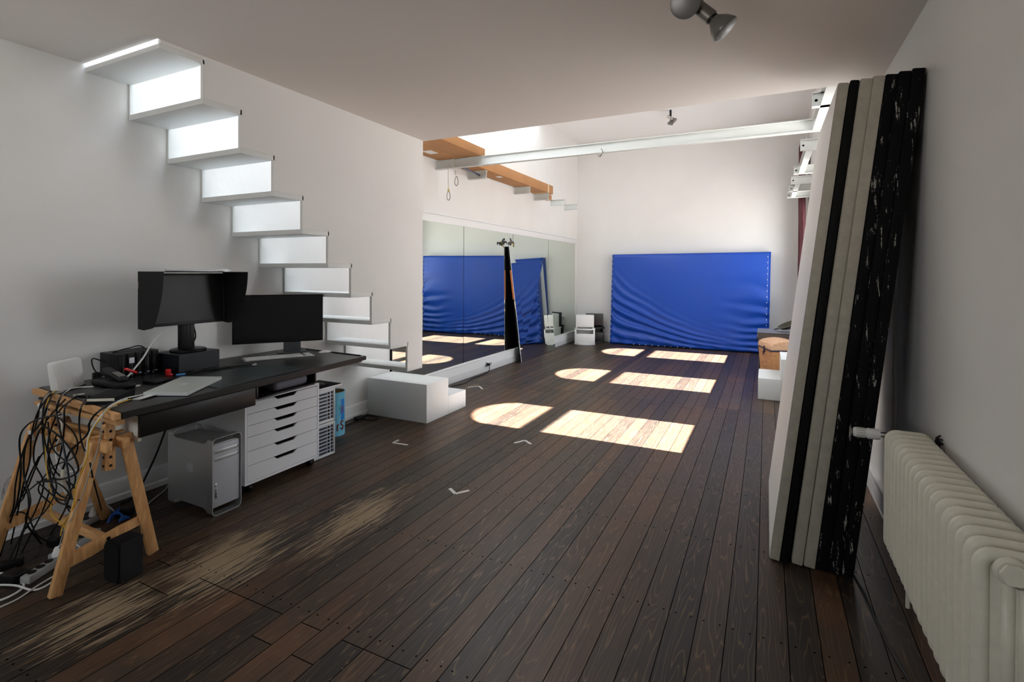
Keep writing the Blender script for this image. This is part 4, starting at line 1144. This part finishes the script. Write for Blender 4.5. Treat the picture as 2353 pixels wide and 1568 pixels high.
for k in range(6):
    b.tube([(-3.58-.01*k, 2.16, DZ+.004), (-3.63-.02*math.sin(k), 2.27+.01*k, DZ+.006+.003*(k % 3)), (-3.60+.02*math.cos(k*2), 2.38, DZ+.006), (-3.63+.012*k, 2.47, DZ+.004)], .003, BLACK, n=6)
b.tube([(-3.60, 2.45, DZ+.004), (-3.55, 2.55, DZ+.004), (-3.50, 2.62, DZ+.004), (-3.45, 2.58, DZ+.004), (-3.50, 2.47, DZ+.004), (-3.56, 2.30, DZ+.004)], .003, BLACK, n=6)
tag(b.obj('thin_cables'), 'bundle of thin black leads on the desk before the stand box', 'cables')
tag(B().tube([(-3.50, 2.60, DZ+.006), (-3.485, 2.615, DZ+.016), (-3.47, 2.60, DZ+.006), (-3.485, 2.585, DZ+.010)], .004, CHROME, n=6).obj('metal_plug'), 'small shiny plug at the end of the thin black leads', 'plug')
# red plug on white cable: display cable
tag(B().tube([(-3.70, 2.07, 1.215), (-3.715, 2.0, 1.12), (-3.73, 1.96, 1.04), (-3.72, 1.90, .975), (-3.70, 1.84, .925), (-3.66, 1.78, .909), (-3.60, 1.73, .907)], .0055, WCAB).obj('display_cable'), 'white cable hanging from the hooded monitor down to the desk', 'cable')
tag(B().box((-.045, -.011, -.008), (.045, .011, .008), RED, .003, frame((-3.715, 1.875, .965), 1.9, 0, .45)).obj('red_plug'), 'red plug held by the white cable before the black drives', 'plug')

# stand box and hooded monitor
t = thing('stand_box', 'black wooden box raising the hooded monitor', 'box', (-3.83, 2.33, DZ))
B().prism([(-3.695, 2.167), (-3.720, 2.484), (-3.99, 2.465), (-3.965, 2.148)], DZ+.0005, 1.026, 2, mat('black_painted_wood', (.009, .010, .013), .45, spec=.3, bump=.1), bev=.003).obj('box_body', t)
tag(B().lathe([(0, 0), (.012, 0), (.012, .004), (0, .006)], RED, frame((-3.93, 2.46, 1.0265)), n=12).obj('red_button'), 'tiny red knob on the back corner of the stand box', 'knob')
def hood_monitor():
    t = thing('monitor', 'hooded black monitor on the box, white keyboard on top', 'monitor', (-3.8, 2.27, 1.03))
    b = B(); b.lathe([(0, .0005), (.115, .0005), (.118, .004), (.118, .012), (.110, .018), (0, .018)], BLACK, frame((-3.845, 2.325, 1.0265)), n=40)
    b.obj('foot', t)
    b = B(); b.box((-3.86, 2.255, 1.044), (-3.825, 2.36, 1.30), BLACK, .004); n = b.obj('neck', t)
    b = B()
    for y in (2.30, 2.325): b.box((-3.8252, y, 1.12), (-3.8240, y+.004, 1.24), BLACKM)
    b.obj('neck_slots', n)
    ya, yb, z0, z1 = 1.962, 2.552, 1.238, 1.608
    B().box((-3.825, ya+.01, z0-.004), (-3.765, yb-.01, z1-.01), BLACK, .008).obj('housing', t)
    b = B(); b.box((-3.7645, ya+.004, z0-.006), (-3.745, yb-.004, z0+.014), DARKG, .002).box((-3.7645, ya+.004, z1-.022), (-3.745, yb-.004, z1-.006), DARKG, .002).box((-3.7645, ya+.004, z0+.014), (-3.745, ya+.020, z1-.022), DARKG, .002).box((-3.7645, yb-.020, z0+.014), (-3.745, yb-.004, z1-.022), DARKG, .002)
    b.obj('bezel', t)
    B().box((-3.7643, ya+.02, z0+.014), (-3.754, yb-.02, z1-.022), mat('matte_screen', (.014, .015, .016), .42, spec=.35)).obj('screen', t)
    HD = mat('hood_black', (.012, .012, .013), .65, spec=.2)
    prof = [(-3.79, z0-.012), (-3.72, z0-.018), (-3.645, z0-.004)]
    for k in range(11):
        s = k/10; z = z0+.0+(z1-.0-z0)*s; prof.append((-3.615+.115*math.sin(s*PI/2)**.85, z+.004))
    prof += [(-3.79, z1+.004), (-3.79, z1-.06), (-3.775, z1-.06), (-3.775, z1-.11), (-3.79, z1-.11)]
    for y in (ya-.006, yb+.003): B().prism(prof, y, y+.004, 1, HD).obj('hood_side', t)
    B().box((-3.79, ya-.006, z1+.001), (-3.50, yb+.007, z1+.006), HD, .001).obj('hood_top', t)
    tag(B().tube([(-3.86, 2.36, 1.25), (-3.88, 2.40, 1.12), (-3.93, 2.38, 1.04)], .005, BLACK).obj('monitor_cable'), 'black cable hanging behind the neck of the hooded monitor', 'cable')
    return z1+.006
zt = hood_monitor()
keyboard((-3.66, 2.24), math.radians(88), .30, .115, zt, 'compact white keyboard lying on top of the monitor hood', full=False)
mouse(-3.66, 2.47, zt, 1.5, 'white mouse lying on top of the monitor hood')
# second monitor
def monitor2():
    t = thing('monitor', 'large flat black monitor behind the full-size keyboard on the desk', 'monitor', (-3.83, 3.2, DZ))
    a, c = Vector((-3.988, 2.770, 0)), Vector((-3.560, 3.342, 0)); u = (c-a).normalized(); n = Vector((u.y, -u.x, 0))
    X = Matrix((u, -n, Vector((0, 0, 1)))).transposed().to_4x4(); X.translation = a; L = (c-a).length
    B().box((0, .0, 1.003), (L, .026, 1.417), BLACK, .004, X).obj('housing', t)
    B().box((.010, -.0012, 1.014), (L-.010, -.0002, 1.407), mat('gloss_screen', (.004, .004, .005), .18, spec=.4), 0, X).obj('screen', t)
    GN = mat('grey_stand', (.10, .105, .11), .4, metal=.5)
    B().box((L*.55, .027, DZ+.014), (L*.55+.14, .046, 1.25), GN, .004, X).obj('neck', t)
    B().box((L*.55-.05, .01, DZ+.0005), (L*.55+.19, .19, DZ+.013), GN, .004, X).obj('foot', t)
    return t
monitor2()

# ------------------------------------------------------------------ cables at the end of the desk
CM = {'white': WCAB, 'yellow': YEL, 'grey': GCAB, 'black': BLACK}
CABS = [
("W1",0.0045,"white",[(-3.689,1.658,0.907),(-3.752,1.586,0.907),(-3.653,1.498,0.907),(-3.399,1.375,0.930),(-3.427,1.375,0.896),(-3.409,1.375,0.835),(-3.376,1.375,0.786),(-3.400,1.375,0.724),(-3.447,1.375,0.646),(-3.410,1.375,0.558),(-3.313,1.375,0.549),(-3.184,1.375,0.597),(-3.132,1.375,0.669),(-3.106,1.375,0.769),(-3.022,1.375,0.859),(-3.103,1.486,0.907),(-3.189,1.578,0.907),(-3.204,1.672,0.907)]),
("W2",0.0055,"white",[(-3.217,1.725,0.907),(-3.181,1.605,0.907),(-3.101,1.477,0.907),(-2.957,1.360,0.895),(-3.031,1.360,0.826),(-3.077,1.360,0.762),(-3.089,1.360,0.694),(-3.106,1.360,0.613),(-3.132,1.360,0.531)]),
("Y1",0.003,"yellow",[(-3.148,1.588,0.907),(-3.083,1.477,0.907),(-2.834,1.300,0.916),(-2.929,1.300,0.813),(-2.953,1.300,0.707),(-3.056,1.300,0.552),(-3.086,1.300,0.437),(-3.181,1.300,0.334),(-3.212,1.300,0.269)]),
("Y2",0.003,"yellow",[(-3.778,1.508,0.907),(-3.433,1.340,0.936),(-3.472,1.340,0.838),(-3.472,1.340,0.709),(-3.458,1.340,0.547),(-3.407,1.340,0.419),(-3.407,1.340,0.321),(-3.283,1.340,0.291),(-3.261,1.340,0.264)]),
("G1",0.0025,"grey",[(-3.067,1.485,0.907),(-2.782,1.290,0.954),(-2.820,1.290,0.801),(-2.911,1.290,0.640),(-2.992,1.290,0.498),(-3.096,1.290,0.368),(-3.169,1.290,0.281),(-3.200,1.290,0.208)]),
("G2",0.003,"grey",[(-3.758,1.493,0.907),(-3.544,1.370,0.924),(-3.609,1.370,0.837),(-3.639,1.370,0.760),(-3.649,1.370,0.693),(-3.827,1.370,0.572),(-3.892,1.370,0.435),(-4.049,1.370,0.334),(-4.255,1.370,0.249)]),
("G3",0.003,"grey",[(-3.728,1.484,0.907),(-3.595,1.380,0.885),(-3.666,1.380,0.786),(-3.656,1.380,0.694),(-3.801,1.380,0.560),(-3.882,1.380,0.471),(-4.067,1.380,0.348),(-4.286,1.380,0.274)]),
("B1",0.004,"black",[(-3.848,1.523,0.907),(-3.567,1.360,0.893),(-3.643,1.360,0.738),(-3.746,1.360,0.662),(-3.825,1.360,0.550),(-3.800,1.360,0.405),(-3.721,1.360,0.346),(-3.748,1.360,0.192),(-3.751,1.287,0.006)]),
("B2",0.0045,"black",[(-3.822,1.510,0.907),(-3.564,1.370,0.867),(-3.579,1.370,0.708),(-3.545,1.370,0.569),(-3.497,1.370,0.482),(-3.426,1.370,0.377),(-3.265,1.370,0.364),(-3.754,1.630,0.006)]),
("B3",0.0045,"black",[(-3.792,1.659,0.907),(-3.688,1.517,0.907),(-3.288,1.330,0.953),(-3.324,1.330,0.894),(-3.311,1.330,0.827),(-3.279,1.330,0.763),(-3.235,1.330,0.657),(-3.192,1.330,0.508),(-3.236,1.330,0.387),(-3.847,1.496,0.006)]),
("B4",0.004,"black",[(-3.524,1.506,0.907),(-3.283,1.350,0.906),(-3.292,1.350,0.802),(-3.329,1.350,0.658),(-3.399,1.350,0.531),(-3.519,1.350,0.319),(-3.644,1.350,0.171),(-3.801,1.360,0.006)]),
("B5",0.004,"black",[(-3.466,1.536,0.907),(-3.186,1.380,0.915),(-3.212,1.380,0.839),(-3.204,1.380,0.760),(-3.169,1.380,0.697),(-3.118,1.380,0.661),(-3.076,1.380,0.556),(-3.942,1.820,0.006)]),
("B6",0.005,"black",[(-3.171,1.644,0.907),(-3.154,1.511,0.907),(-3.020,1.370,0.900),(-3.091,1.370,0.835),(-3.099,1.370,0.789),(-3.198,1.370,0.719),(-3.287,1.370,0.659),(-3.379,1.370,0.527)]),
("B7",0.0045,"black",[(-3.230,1.310,0.881),(-3.451,1.310,0.832),(-3.608,1.310,0.769),(-3.684,1.310,0.686),(-3.670,1.310,0.520),(-3.712,1.310,0.343),(-3.818,1.310,0.174),(-3.852,1.284,0.006)]),
("B8",0.005,"black",[(-3.787,1.503,0.907),(-3.417,1.330,0.906),(-3.489,1.330,0.803),(-3.663,1.330,0.659),(-3.690,1.330,0.485),(-3.614,1.330,0.355),(-3.665,1.330,0.224),(-3.820,1.455,0.006)]),
("B9",0.0045,"black",[(-3.477,1.320,0.796),(-3.300,1.320,0.768),(-3.167,1.320,0.716),(-3.098,1.320,0.661),(-3.090,1.320,0.608),(-3.211,1.320,0.553),(-3.440,1.320,0.499)]),
("B10",0.0035,"black",[(-3.459,1.300,0.498),(-3.251,1.300,0.530),(-3.141,1.300,0.507),(-3.128,1.300,0.466),(-3.251,1.300,0.452),(-3.388,1.300,0.482),(-3.459,1.300,0.498)]),
("B11",0.004,"black",[(-4.224,1.360,0.161),(-3.827,1.360,0.287),(-3.747,1.360,0.366),(-3.644,1.360,0.507),(-3.544,1.360,0.621),(-3.354,1.360,0.698)]),
("B12",0.004,"black",[(-4.163,1.340,0.130),(-3.905,1.340,0.216),(-3.693,1.340,0.257),(-3.567,1.340,0.170),(-3.763,1.484,0.006)]),
("B13",0.004,"black",[(-3.401,1.320,0.841),(-3.439,1.320,0.743),(-3.383,1.320,0.636),(-3.356,1.320,0.503),(-3.256,1.320,0.454),(-3.061,1.320,0.471)]),
("B14",0.004,"black",[(-3.482,1.482,0.907),(-3.402,1.380,0.872),(-3.498,1.380,0.765),(-3.547,1.380,0.638),(-3.474,1.380,0.530),(-3.334,1.380,0.485),(-3.289,1.380,0.413)]),
("B15",0.0035,"black",[(-3.275,1.310,0.770),(-3.367,1.310,0.619),(-3.276,1.310,0.499),(-3.415,1.310,0.334),(-3.610,1.310,0.221),(-3.675,1.278,0.006)]),
("B16",0.0045,"black",[(-4.194,1.350,0.058),(-3.935,1.350,0.155),(-3.772,1.350,0.340),(-3.668,1.350,0.482),(-3.567,1.350,0.596)]),
("B17",0.004,"black",[(-3.405,1.340,0.963),(-3.549,1.340,0.852),(-3.629,1.340,0.709),(-3.650,1.340,0.561),(-3.733,1.340,0.400),(-3.797,1.340,0.240),(-3.979,1.375,0.006)]),
("B18",0.004,"black",[(-3.283,1.350,0.944),(-3.459,1.350,0.825),(-3.596,1.350,0.699),(-3.627,1.350,0.562),(-3.518,1.350,0.462),(-3.593,1.350,0.315),(-3.720,1.350,0.166)]),
("B19",0.0035,"black",[(-3.418,1.330,0.813),(-3.371,1.330,0.681),(-3.169,1.330,0.613),(-3.139,1.330,0.540),(-3.236,1.330,0.432),(-3.170,1.330,0.367)]),
("B20",0.004,"black",[(-3.568,1.310,0.727),(-3.649,1.310,0.619),(-3.732,1.310,0.436),(-3.764,1.310,0.284),(-3.900,1.310,0.118)]),
("B21",0.0035,"black",[(-3.376,1.360,0.834),(-3.196,1.360,0.756),(-3.219,1.360,0.650),(-3.448,1.360,0.554),(-3.604,1.360,0.406),(-3.448,1.360,0.353)]),
("B22",0.004,"black",[(-4.287,1.380,0.064),(-3.966,1.380,0.225),(-3.724,1.380,0.387),(-3.547,1.380,0.469),(-3.311,1.380,0.489),(-3.222,1.380,0.449)]),
]
CLAB = {'B1': 'black cable running down furthest left beside the wall behind the trestle', 'B2': 'black cable from the router corner crossing to the middle of the trestle',
        'B3': 'black cable coming from behind the router over the wooden edge', 'B4': 'black cable leaving the desk end beside the grey case, down to the far left leg',
        'B5': 'black cable hanging almost straight between the router and the notebook', 'B6': 'thick black cable from below the laptop over the near desk corner',
        'B7': 'black cable arching out left from the upper trestle rail to the floor', 'B8': 'thick black cable from under the router swinging left to the floor',
        'B9': 'black cable in an S-bend behind the slotted trestle post', 'B10': 'closed loop of black cable hanging at half height of the trestle',
        'B11': 'black cable rising from the wall at skirting height to the trestle rail', 'B12': 'black cable from the left wall dropping to the adapters on the floor',
        'B13': 'black cable from the far trestle rail down to the near front leg', 'B14': 'black cable from the grey case making a long wave behind the white loop',
        'B15': 'thin black cable zigzagging from the trestle rail to the floor', 'B17': 'black cable from the left end of the wooden edge bowing towards the wall', 'B18': 'black cable crossing behind the router corner and swaying past the far leg',
        'B19': 'thin black cable curling between far rail and trestle brace', 'B20': 'black cable hanging nearest the left wall, outside the far trestle leg',
        'B21': 'thin black cable crossing the tangle in an open hook', 'B22': 'black cable rising from the left edge across the wall to mid trestle',
        'B16': 'black cable lowest at the left edge, rising towards the far trestle leg',
        'W1': 'white cable looping low between the trestle rails, tied with a strap', 'W2': 'thick white cable coming from beside the laptop over the desk end',
        'Y1': 'yellow cable running down the near front trestle leg', 'Y2': 'yellow cable among the black tangle, hanging from the router corner',
        'G1': 'thin grey cable running down over the near front trestle leg', 'G2': 'pale grey cable leaving the router towards the left wall, upper one', 'G3': 'pale grey cable leaving the router towards the left wall, lower one'}
for n, r, c, pts in CABS:
    P_ = []
    for p in pts:
        x, y, z = p
        if x < XL+.012+r: x = XL+.012+r
        if z < r+.001: z = r+.001
        P_.append((x, y, z))
    tag(B().tube(P_, r, CM[c], n=7, sub=5).obj('hanging_cable'), CLAB[n], 'cable', 'cables hanging over the desk end')
tag(B().tube([(-3.34, 1.362, .556), (-3.31, 1.35, .53), (-3.30, 1.352, .48), (-3.285, 1.36, .44)], .010, mat('cream_strap', (.66, .62, .50), .6), n=8).obj('cable_strap'), 'cream strap tied round the looping white cable', 'strap')
tag(B().box((-.012, -.004, -.03), (.012, .004, .03), WPL, .002, frame((-3.655, 1.35, .70), .4, .3)).obj('paper_tag'), 'small white tag clipped to the cables behind the trestle', 'tag')
tag(B().box((-.010, -.008, -.022), (.010, .008, .022), WPL, .003, frame((-3.60, 1.37, .86), .3, .3)).obj('white_connector'), 'white connector hanging below the router corner', 'connector')
tag(B().box((-.025, -.007, .0005), (.025, .007, .012), WPL, .002, frame((-3.52, 1.51, DZ), 1.2)).obj('white_connector'), 'white connector lying on the desk in front of the phone', 'connector')
b = B()
for s, dz in ((0, 0), (.02, .006)):
    b.prism([(-3.16+s, 1.60), (-3.12+s, 1.62), (-3.16+s, 1.74), (-3.20+s, 1.72)], DZ+.0005+dz, DZ+.004+dz, 2, WPL)
tag(b.obj('paper_slips'), 'white flat plugs beside the near corner of the laptop', 'plugs')
tag(B().tube([(-4.06, 2.40, .72), (-4.07, 2.283, .394), (-4.06, 2.198, .207), (-4.03, 2.068, .02), (-3.98, 1.95, .01)], .007, BLACK).obj('wall_cable'), 'thick black cable running down the wall between trestle and tower', 'cable')
for pts, r, lab in (([(-3.684, 1.194, .006), (-3.561, 1.239, .006), (-3.398, 1.224, .006), (-3.341, 1.162, .006), (-3.36, 1.089, .006), (-3.5, 1.04, .006)], .006, 'white cable curling on the floor at the left edge, outer loop'),
             ([(-3.547, 1.149, .006), (-3.414, 1.196, .014), (-3.294, 1.229, .006), (-3.306, 1.312, .006), (-3.403, 1.418, .006), (-3.50, 1.52, .006)], .005, 'white cable running from the floor coil to the near power strip'),
             ([(-3.274, 1.061, .006), (-3.278, 1.156, .006), (-3.306, 1.235, .014), (-3.361, 1.34, .006)], .004, 'thin pale cable running towards the viewer from the near trestle foot'),
             ([(-3.769, 1.98, .006), (-3.858, 2.083, .006), (-3.947, 2.214, .006), (-4.04, 2.308, .006), (-4.05, 2.45, .01)], .004, 'thin white cable on the floor between trestle and tower')):
    tag(B().tube(pts, r, WCAB).obj('floor_cable'), lab, 'cable')
# power strips and plugs on the floor
SG = mat('grey_power_strip', (.34, .34, .33), .5)
def strip(x, y, rz, n, lab, L=.30):
    t = thing('power_strip', lab, 'power strip', (x, y, 0), 'power strips under the desk')
    X = frame((x, y, 0), rz)
    B().box((-L/2, -.026, .0008), (L/2, .026, .042), SG, .006, X).obj('body', t)
    for k in range(n):
        B().lathe([(0, 0), (.018, 0), (.020, .003), (.017, .003), (.015, .001), (0, .001)], BLACK, X @ frame((-L/2+.04+k*.05, 0, .0425)), n=14).obj('socket', t)
strip(-3.46, 1.335, 2.05, 4, 'grey power strip nearest the viewer, beside the near trestle leg', .24)
strip(-3.60, 1.53, 2.0, 5, 'grey power strip in the middle of the floor below the cables', .30)
strip(-3.86, 1.70, 1.9, 5, 'grey power strip nearest the wall under the desk', .30)
def plug(x, y, z, m, lab, s=1):
    b = B(); b.lathe([(0, 0), (.020*s, 0), (.021*s, .012*s), (.014*s, .035*s), (.008*s, .05*s), (0, .05*s)], m, frame((x, y, z)), n=16)
    b.tube([(x, y, z+.045*s), (x+.01, y+.03, z+.06*s), (x+.02, y+.08, z+.03), (x+.03, y+.12, .01)], .004, m)
    tag(b.obj('power_plug'), lab, 'plug')
plug(-3.49, 1.395, .046, WPL, 'white plug in the near power strip beside the trestle leg')
plug(-3.86, 1.73, .046, WPL, 'white plug in the power strip nearest the wall')
tag(B().lathe([(0, 0), (.045, 0), (.05, .01), (.05, .04), (.04, .05), (0, .052)], BLACK, frame((-3.64, 1.46, .046)), n=20).obj('power_adapter'), 'round black adapter plugged into the middle power strip', 'adapter')
tag(B().box((-.05, -.03, .0008), (.05, .03, .045), BLACK, .008, frame((-3.80, 1.88, 0), .6)).obj('power_adapter'), 'black rectangular adapter on the floor behind the white plug', 'adapter')
tag(B().box((-.05, -.04, .0008), (.05, .04, .05), BLACK, .010, frame((-3.50, 1.22, 0), .3)).obj('power_adapter'), 'black adapter on the floor at the left of the near trestle leg', 'adapter')
tag(B().box((-.06, -.03, .0008), (.06, .03, .04), BLACK, .008, frame((-3.68, 1.26, 0), 1.1)).obj('power_adapter'), 'black adapter on the floor near the far left trestle leg', 'adapter')
b = B()
for k in range(5): b.tube([(-3.78+.03*math.cos(k), 1.76+.02*k, .01), (-3.76, 1.79+.01*k, .05+.006*k), (-3.73-.01*k, 1.83, .04), (-3.70, 1.80+.015*k, .012)], .005, BLUEP, n=6)
tag(b.obj('blue_leads'), 'knot of shiny blue leads on the floor behind the trestle brace', 'cables')
# fabric speaker
t = thing('speaker', 'small black fabric-covered speaker on the floor by the trestle leg', 'speaker', (-3.02, 1.50, 0))
Xs = frame((-3.03, 1.495, 0), .12)
B().prism([(-.055, .004), (.050, .004), (.062, .05), (.062, .19), (.040, .215), (-.045, .215), (-.06, .19), (-.06, .03)], -.062, .062, 1, BLACKM, Xs, bev=.008).obj('cabinet', t)
B().box((.0625, -.056, .012), (.0665, .056, .215), mat('speaker_cloth', (.006, .006, .007), .95, bump=.3, bscale=300), .002, Xs).obj('grille', t)
